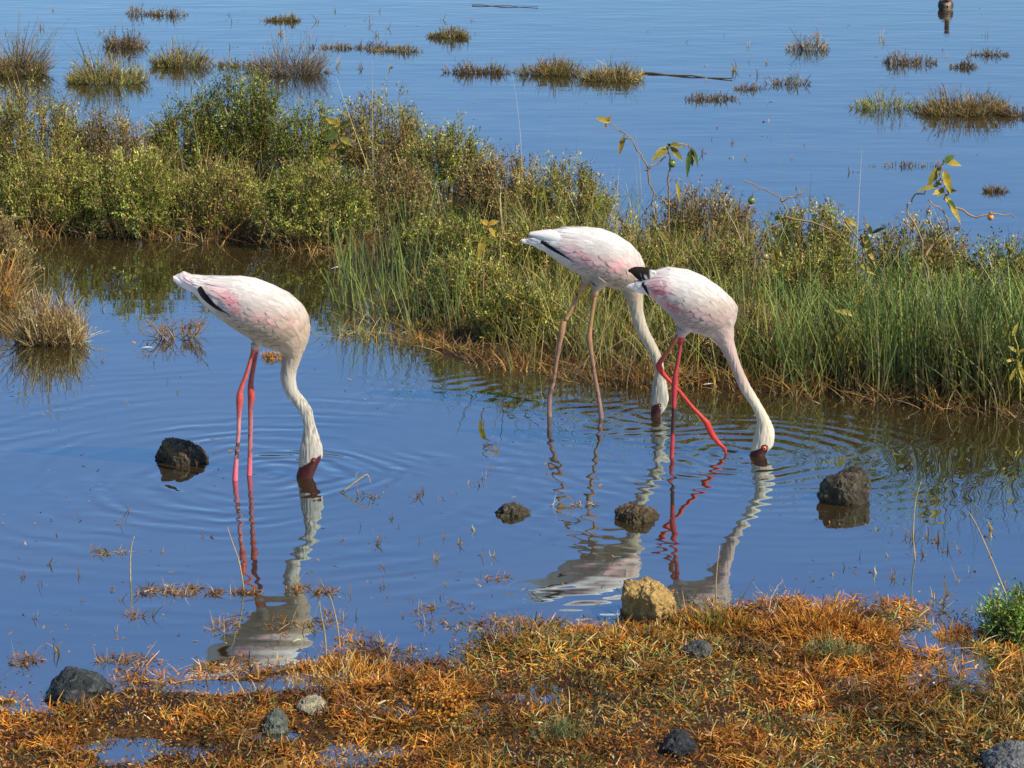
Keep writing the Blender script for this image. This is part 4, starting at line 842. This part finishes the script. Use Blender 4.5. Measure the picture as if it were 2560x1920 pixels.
# ------------------------------------------------------------------ broad leaved plants with fruit
YL = [(.42, .30, .03), (.34, .27, .04), (.26, .22, .035), (.46, .28, .04)]
def leafy(label, Ypx, stems, leaves, fruits=(), flowers=(), r=.004, colr=(.26, .17, .085), group='broad leaved plants on the bank'):
    Y = gp(1280, Ypx)[1]; g = gp(stems[0][0][0], Ypx); g[2] = 0; root = tag(empty('leafy_plant', g), label, 'plant', group)
    mb = MB()
    for s in stems:
        A = cr_interp(np.array(s, float), 4); P = at(A[:, 0], A[:, 1], Y); P[:, 1] += .05 * (fbm(v3(A[:, 0] / 60, A[:, 1] / 60, 3), 2, 5) - .5); P[1:-1] += rng.normal(0, .0045, (len(P) - 2, 3))
        tubes(mb, P[None], np.linspace(r, r * .5, len(P))[None], np.array([colr]), 5)
    if g is not None:   # reach the mud
        b = at(stems[0][0][0], stems[0][0][1], Y); tubes(mb, np.array([[g[0], Y, -.03], (np.array([g[0], Y, 0]) + b) / 2, b])[None], np.array([[r * 1.1, r * 1.05, r]]), np.array([colr]), 5)
    SP = np.concatenate([at(A[:, 0], A[:, 1], Y) for A in [cr_interp(np.array(s_, float), 8) for s_ in stems]]); PX = np.concatenate([cr_interp(np.array(s_, float), 8) for s_ in stems])
    for (fx, fy, rr) in [(f_[0], f_[1], f_[2]) for f_ in list(fruits) + list(flowers)] + [(l_[0], l_[1], 0) for l_ in leaves]:
        i_ = np.argmin(np.hypot(PX[:, 0] - fx, PX[:, 1] - fy)); e = at(fx, fy - rr * .8, Y) + np.array([0, -.012 if rr else 0, 0]); mid = (SP[i_] + e) / 2 + np.array([0, 0, .008])
        tubes(mb, np.stack([SP[i_], mid, e])[None], np.full((1, 3), r * .42), np.array([colr]), 4)
    mb.obj('stem', M_WOOD, root, g)
    sc = F / (Y * cp + CAMH * sp)
    for (x0, y0, x1, y1, w_, ci) in leaves:
        a, b = at(x0, y0, Y), at(x1, y1, Y); a[1] += uni(-.01, .01); b[1] += uni(-.03, .01); L = np.linalg.norm(b - a); dr = .22
        lm = MB(); ax = b - a + np.array([0, 0, dr * L]); leaf(lm, a, ax, (uni(-.4, .4), -1, .5), L, w_ / sc, YL[ci % len(YL)] if ci < 4 else (.10, .14, .03), dr)
        lm.obj('leaf', M_FOL, root, g)
    for (x, y, rad, col) in fruits:
        bm = bmesh.new(); bmesh.ops.create_uvsphere(bm, u_segments=14, v_segments=10, radius=rad / sc); me = bpy.data.meshes.new('fruit'); bm.to_mesh(me); bm.free()
        a_ = me.color_attributes.new('Col', 'FLOAT_COLOR', 'POINT'); a_.data.foreach_set('color', np.tile(np.r_[col, 1.0], len(me.vertices)).astype(np.float32)); me.materials.append(M_FRUIT); me.polygons.foreach_set('use_smooth', np.ones(len(me.polygons), bool))
        fo = bpy.data.objects.new('fruit', me); COL.objects.link(fo); fo.parent = root; fo.location = at(x, y, Y) - g + np.array([0, -.012, 0])
        cm = MB()
        for k in range(5): leaf(cm, (0, 0, rad / sc * .9), (math.cos(k * 1.26), math.sin(k * 1.26), .3), (0, 0, 1), rad / sc * .9, rad / sc * .5, (.12, .13, .03), .5)
        cm.obj('calyx', M_FOL, fo)
    for (x, y, rad) in flowers:
        fm = MB(); c = at(x, y, Y) - g
        for k in range(5):
            t = k * 2 * math.pi / 5 + .3; leaf(fm, c + np.array([0, -.015, 0]), (math.cos(t), -.5, math.sin(t)), (0, -1, 0), rad / sc, rad / sc * .7, (.75, .35, .38), .1)
        fm.obj('flower', M_FOL, root, g)
GRF = (.13, .18, .03); OCF = (.5, .22, .05); YEF = (.60, .36, .03)
leafy('yellow leaved upright plant among the island shrubs', 540, [[(842, 430), (838, 390), (845, 345), (848, 300)]], [(848, 318, 808, 290, 16, 0), (850, 318, 882, 298, 16, 1), (846, 335, 812, 352, 18, 4), (850, 345, 878, 362, 16, 2), (842, 365, 822, 372, 12, 3), (846, 365, 872, 352, 10, 3), (838, 400, 782, 422, 22, 1), (848, 305, 842, 285, 9, 0), (845, 410, 815, 400, 13, 0)])
leafy('long bent bare branch with a yellow leaf at its tip leaning over open water', 660, [[(1640, 520), (1622, 440), (1614, 410), (1590, 370), (1578, 345), (1545, 325), (1515, 300)], [(1614, 425), (1640, 412), (1662, 395), (1672, 375)], [(1578, 345), (1552, 350)]], [(1524, 306, 1486, 294, 15, 0), (1518, 298, 1534, 293, 8, 3), (1560, 340, 1550, 382, 13, 3), (1516, 308, 1514, 322, 6, 3)])
leafy('drooping leafy shoot with a green fruit next to the bent branch', 680, [[(1672, 480), (1676, 420), (1674, 380), (1675, 362)], [(1675, 370), (1705, 362), (1728, 368), (1732, 400)]], [(1672, 370, 1632, 400, 22, 2), (1676, 362, 1706, 368, 14, 1), (1678, 370, 1702, 398, 16, 2), (1674, 368, 1668, 354, 8, 4), (1728, 372, 1730, 408, 15, 4), (1726, 375, 1718, 432, 14, 4), (1732, 372, 1742, 412, 10, 4), (1690, 450, 1698, 500, 9, 0), (1668, 378, 1650, 384, 12, 1)], [(1680, 408, 10, GRF)])
leafy('gnarled bare creeping branch with a round green fruit on the bank', 800, [[(1880, 720), (1890, 640), (1920, 580), (1965, 540), (1950, 495), (1900, 470), (1860, 450)], [(1950, 500), (1985, 490), (2020, 470)], [(1965, 540), (2050, 560), (2100, 590)], [(1920, 575), (1900, 620), (1895, 690)]], [(1935, 620, 1942, 660, 12, 3)], [(1878, 500, 9.5, GRF), (1935, 716, 8, YEF), (1912, 640, 9, (.30, .22, .09))], r=.004, colr=(.27, .17, .085))
leafy('drooping yellow leaves on a stem with pink flowers on the bank', 840, [[(2165, 720), (2150, 620), (2120, 560), (2098, 530)], [(2150, 610), (2165, 570), (2160, 545)]], [(2160, 580, 2170, 640, 20, 0), (2150, 590, 2180, 650, 18, 3), (2110, 545, 2125, 575, 14, 1), (2120, 548, 2142, 568, 12, 1), (2150, 665, 2200, 690, 22, 0), (2165, 560, 2180, 590, 13, 1), (2095, 525, 2060, 525, 10, 4), (2180, 585, 2220, 565, 9, 4)], (), [(2097, 514, 13), (2160, 545, 10)])
leafy('tall crooked leafy stem with drooping leaves and an orange fruit beyond the tall grass', 860, [[(2318, 740), (2316, 660), (2300, 590), (2272, 525), (2290, 490), (2330, 470), (2345, 430), (2360, 400)], [(2316, 640), (2345, 600), (2370, 560), (2350, 520), (2320, 500)], [(2385, 520), (2430, 535), (2478, 530), (2540, 545)], [(2360, 500), (2370, 470), (2352, 450)]],
      [(2358, 405, 2392, 384, 16, 4), (2362, 404, 2402, 414, 18, 0), (2352, 420, 2322, 462, 22, 2), (2358, 425, 2372, 475, 20, 0), (2345, 465, 2290, 478, 12, 1), (2360, 470, 2346, 490, 14, 1), (2368, 480, 2392, 475, 12, 2), (2362, 490, 2394, 550, 18, 0), (2370, 500, 2385, 520, 12, 4), (2350, 478, 2328, 484, 12, 0)], [(2475, 542, 8, OCF), (2348, 455, 7, (.12, .08, .05)), (2320, 527, 6, (.25, .17, .07))], r=.0042, colr=(.30, .19, .09))
leafy('yellow leaved shoot low in the green grass of the bank', 965, [[(2160, 900), (2150, 850), (2140, 800), (2148, 760)]], [(2142, 765, 2158, 738, 13, 0), (2140, 790, 2080, 775, 15, 1), (2146, 800, 2172, 850, 20, 1), (2110, 860, 2088, 830, 13, 0), (2140, 800, 2105, 835, 13, 1)], r=.003)
leafy('brown and yellow leaf cluster among the grass left of the white flamingo', 850, [[(1208, 700), (1206, 620), (1215, 580), (1222, 560)]], [(1220, 562, 1198, 545, 14, 3), (1222, 562, 1250, 552, 14, 3), (1212, 588, 1200, 640, 16, 0), (1222, 570, 1236, 592, 12, 3)], r=.003)
leafy('yellow green plant with narrow leaves beside the dense dark green shrub', 1030, [[(2550, 960), (2540, 900), (2545, 860), (2530, 820)]], [(2540, 900, 2505, 905, 8, 0), (2540, 880, 2515, 860, 9, 1), (2545, 900, 2556, 950, 12, 0), (2530, 840, 2550, 800, 10, 1), (2540, 920, 2525, 950, 9, 0), (2545, 880, 2575, 870, 9, 1)], r=.003, colr=(.35, .30, .06))

# ------------------------------------------------------------------ orange grass mat on the near bank
n = 340000; x = uni(-1.75, 1.75, n); y = uni(5.0, 8.1, n); l = land(x, y)
dens = sstep(-.38, .10, l + uni(-.3, .3, n)); keep = uni(0, 1, n) < dens * .85
x, y, l = x[keep], y[keep], l[keep]; n = len(x); z = np.maximum(gz(x, y), -.002); px, py = to_px(v3(x, y, z))
hum = fbm(v3(x * 6, y * 6), 3, 31); green = sstep(.48, .66, fbm(v3(x * 2.6, y * 3.2), 3, 21) + .16 * sstep(1750, 1920, py) + .05 * sstep(1100, 1700, px)); pick_g = uni(0, 1, n) < green * (.12 + .3 * sstep(900, 1500, px))
C = np.where(pick_g[:, None], pick([(.22, .24, .045), (.32, .29, .06), (.15, .17, .03), (.42, .36, .12)], n), pick([(.62, .23, .016), (.48, .14, .010), (.68, .31, .03), (.28, .085, .010), (.64, .38, .08), (.52, .21, .02), (.40, .13, .012)], n))
C *= (np.clip(-.25 + 2.3 * fbm(v3(x * 16, y * 12), 3, 77), .15, 2) * (.35 + 1.3 * fbm(v3(x * 3.5, y * 3.5), 2, 79)))[:, None]
L = uni(.009, .036, n) * (.25 + 1.5 * hum) * np.where(pick_g, 1.2, 1); d = np.c_[rng.normal(0, .85, (n, 2)), uni(.12, 1.0, n)]
mb = MB(); ribbons(mb, v3(x, y, z - .003 + .016 * sstep(.4, .7, hum) * uni(0, 1, n)), d, np.c_[rng.normal(0, .3, (n, 2)), uni(-.35, .05, n)], L, uni(.0022, .0044, n), C * .5, C, 2, .25)
k = rng.choice(n, 45000); cc = v3(x[k] + rng.normal(0, .01, 45000), y[k] + rng.normal(0, .01, 45000), z[k] + uni(.001, .016, 45000))
leaflets(mb, cc, np.c_[rng.normal(0, 1, (45000, 2)), uni(-.1, .9, 45000)], uni(.004, .013, 45000), uni(.002, .006, 45000), pick([(.40, .13, .015), (.20, .07, .012), (.10, .045, .012), (.55, .25, .03), (.22, .20, .04)], 45000))
tag(mb.obj('marsh_grass', M_WET), 'mat of short orange and rust marsh grass covering the near bank', 'grass', None, 'stuff')
n = 1500; x = uni(-1.7, 1.7, n); y = uni(5.2, 7.2, n); l = land(x, y); k = (l > .15) & (uni(0, 1, n) < .3 + .7 * sstep(.45, .7, fbm(v3(x * 2, y * 2), 2, 41))); x, y = x[k], y[k]; n = len(x); z = gz(x, y); C = pick(STRAWS + RUSTS[2:] + [(.18, .18, .05)], n)
mb = MB(); ribbons(mb, v3(x, y, z - .004), np.c_[rng.normal(0, .5, (n, 2)), np.ones(n)], np.c_[rng.normal(0, .35, (n, 2)), -uni(0, .3, n)], uni(.03, .10, n), uni(.0014, .0026, n), C, C, 4, .2)
tag(mb.obj('straw_stems', M_FOL), 'thin straw coloured stems standing out of the orange grass', 'grass', None, 'stuff')

# ------------------------------------------------------------------ floating mats, sprigs and flecks on the near water
def mat_patch(label, bx, by, wpx, hpx, n, cols, ht=.02):
    g = gp(bx, by); sc = scale_at(by); W = wpx / sc; D = abs(gp(bx, by + hpx / 2)[1] - gp(bx, by - hpx / 2)[1])
    p = np.stack([uni(-.5, .5, n * 3) * W, uni(-.5, .5, n * 3) * D], -1); m = fbm(v3((p[:, 0] + bx) * 14, (p[:, 1] + by) * 9), 3, int(bx)); p = p[np.argsort(-m + 1.4 * ((p[:, 0] / W) ** 2 + (p[:, 1] / D) ** 2))][:n]
    mb = MB(); C = pick(cols, n); d = np.c_[rng.normal(0, 1, (n, 2)), np.abs(rng.normal(0, .45, n))]
    ribbons(mb, np.c_[p, uni(-.003, .004, n)], d, np.c_[rng.normal(0, .3, (n, 2)), uni(-.3, .1, n)], uni(.4, 1.4, n) * ht, uni(.0022, .0042, n), C * .7, C, 2, .3)
    k = max(3, n // 18); i = rng.integers(0, n, k); C = pick(STRAWS + RUSTS, k)
    ribbons(mb, np.c_[p[i], np.zeros(k)], np.c_[rng.normal(0, .35, (k, 2)), np.ones(k)], np.c_[rng.normal(0, .2, (k, 2)), -uni(0, .2, k)], uni(.02, .055, k), uni(.0014, .0022, k), C, C, 3, .2)
    return tag(mb.obj('floating_grass', M_WET, loc=g), label, 'floating grass', 'orange grass mats floating off the near bank')
FR = [(.34, .14, .02), (.24, .09, .015), (.40, .21, .045), (.16, .085, .028)]
mat_patch('strip of floating orange grass left of the mirrored legs of the lone flamingo', 400, 1478, 260, 42, 260, FR)
mat_patch('small knot of floating orange grass on the mirrored legs of the lone flamingo', 590, 1482, 150, 22, 150, FR)
mat_patch('floating orange grass just right of the mirrored neck of the lone flamingo', 760, 1478, 170, 30, 170, FR)
mat_patch('scattered orange sprigs floating over the mirrored belly of the lone flamingo', 640, 1560, 260, 80, 170, FR)
mat_patch('loose floating sprigs right of the mirrored body of the lone flamingo', 820, 1560, 190, 70, 120, FR)
mat_patch('small brown floating tuft in the calm water away from the near bank', 290, 1382, 140, 24, 80, BROWNS + STRAWS[:1])
mat_patch('tiny floating tuft left of the strip of orange grass', 340, 1540, 70, 20, 45, FR)
mat_patch('floating brown scraps left of the half sunk elongated rock', 1430, 1265, 130, 12, 40, BROWNS + STRAWS[:1], .015)
mat_patch('thin floating scraps between the lone rock and the bent reed', 930, 1240, 120, 14, 36, BROWNS, .014)
mat_patch('floating scraps off the mirrored tail of the white flamingo', 1250, 1445, 120, 20, 50, FR, .015)
mat_patch('small floating tuft near the dark boulder', 55, 1652, 150, 40, 110, FR)
mat_patch('loose orange sprigs at the waterline above the dark boulder', 330, 1655, 300, 50, 190, FR)
mat_patch('orange sprigs at the waterline under the mirrored back of the lone flamingo', 640, 1668, 360, 50, 260, FR)
mat_patch('sparse floating sprigs off the near bank left of the twiggy shrub', 1090, 1545, 230, 90, 110, FR)
protos = []
for k in range(7):
    mb = MB(); q = [1, 1, 2, 3, 2, 4, 1][k]; C = pick(STRAWS[:2] + BROWNS, q)
    ribbons(mb, np.c_[rng.normal(0, .006, (q, 2)), np.full(q, -.006)], np.c_[rng.normal(0, .32, (q, 2)), np.ones(q)], np.c_[rng.normal(0, .3, (q, 2)), -uni(0, .25, q)], uni(.6, 1.1, q) * .05, np.full(q, .0042), C * .7, C * .8, 4, .3)
    b = 3; C = pick(BROWNS + RUSTS, b); ribbons(mb, np.c_[rng.normal(0, .008, (b, 2)), np.full(b, .001)], np.c_[rng.normal(0, 1, (b, 2)), uni(.1, .3, b)], np.zeros((b, 3)), uni(.003, .010, b), np.full(b, .0045), C * .6, C * .7, 2, .3)
    protos.append(mb.mesh('sprig', M_FOL))
def sprigs(label, group, region, n, s=(.6, 1.5), pts=None):
    x0, y0, x1, y1 = region
    P = pts or [(uni(x0, x1), uni(y0, y1)) for _ in range(n)]
    for p in P:
        o = bpy.data.objects.new('sprig', protos[rng.integers(0, 7)]); COL.objects.link(o); o.location = gp(p[0], p[1]); o.rotation_euler = (0, 0, uni(0, 6.28)); k = uni(*s); o.scale = (k, k, k); tag(o, label, 'sprig', group)
sprigs('short dry stalk poking out of the calm water left of the lone flamingo', 'stalks in the calm water left of the lone flamingo', (20, 1200, 470, 1640), 16, (.5, 1.1))
sprigs('short dry stalk in the calm water between the lone flamingo and the pair', 'stalks in the middle water', (840, 1180, 1240, 1560), 46, (.4, 1.0))
sprigs('thin pale stalk standing in the water off the large pitted rock', 'stalks off the pitted rock', (2080, 1300, 2550, 1500), 30, (.5, 1.5))
sprigs('short dark sprig standing in open water beyond the bank', 'sprigs in the far open water', (1700, 60, 2560, 460), 46, (.6, 2.2))
sprigs('small dark sprig in the far water beyond the island', 'sprigs beyond the island', (100, 20, 1200, 210), 50, (.6, 2.2))
sprigs('tiny dark sprig breaking the water near the floating island shrubs', 'sprigs off the island front', (180, 860, 560, 1040), 10, (.3, .6))
def reed(label, pts, r=.0022, col=(.42, .30, .14)):
    A = cr_interp(np.array(pts, float), 5); g = gp(pts[0][0], pts[0][1]); P = at(A[:, 0], A[:, 1], g[1]) ; P[:, 1] += np.linspace(0, .02, len(P)); P[0, 2] -= .02
    mb = MB(); tubes(mb, P[None], np.linspace(r, r * .45, len(P))[None], np.array([col]), 4); return tag(mb.obj('reed_stalk', M_FOL, None, g), label, 'stalk', 'single reed stalks')
reed('bent straw reed stalk lying out of the water beside the lone flamingo', [(852, 1232), (880, 1212), (905, 1195), (918, 1190), (925, 1212)], .003)
reed('tall thin curved stalk rising from the water right of the large pitted rock', [(2288, 1398), (2284, 1340), (2290, 1260), (2305, 1210)])
reed('long thin stalk leaning over the water above the succulent shrub', [(2520, 1500), (2480, 1400), (2445, 1320), (2425, 1285)])
reed('short upright stalk in the water left of the floating orange strip', [(326, 1453), (325, 1400), (328, 1365), (334, 1346)])
reed('pale stalk crossing the mirrored legs of the lone flamingo', [(610, 1478), (598, 1410), (580, 1360), (566, 1322)])
reed('pale leaning stalk at the waterline right of the tan clod', [(1795, 1545), (1790, 1480), (1794, 1420), (1800, 1370)])
reed('thin dry stalk arching out of the orange cushion below the lone flamingo', [(815, 1640), (812, 1590), (800, 1530), (798, 1510)])
reed('second thin stalk beside the arching one below the lone flamingo', [(850, 1620), (842, 1560), (826, 1500), (818, 1492)])
reed('bent dark stalk leaning over the water right of the tan clod', [(1830, 1540), (1860, 1490), (1880, 1460), (1895, 1440)], .0018, (.2, .14, .08))
n = 900; u = uni(0, 1, n); x = uni(0, 2560, n); y = np.where(u < .5, uni(1200, 1720, n), np.where(u < .8, uni(850, 1200, n), uni(20, 300, n))); k = fbm(v3(x / 170, y / 90), 3, 61) > np.where(y > 1200, .46, .54); x, y = x[k], y[k]; n = len(x)
b = gp(x, y); b[:, 2] = .001; C = pick(BROWNS + RUSTS[:1], n); mb = MB(); a = uni(0, 6.28, n)
ribbons(mb, b, np.c_[np.cos(a), np.sin(a), uni(0, .5, n)], np.zeros((n, 3)), uni(.004, .018, n), uni(.002, .006, n), C, C * .8, 2, .3)
tag(mb.obj('floating_flecks', M_WET), 'tiny floating plant flecks scattered over the water', 'debris', None, 'stuff')
SC.cycles.max_bounces = 6; SC.cycles.transparent_max_bounces = 4
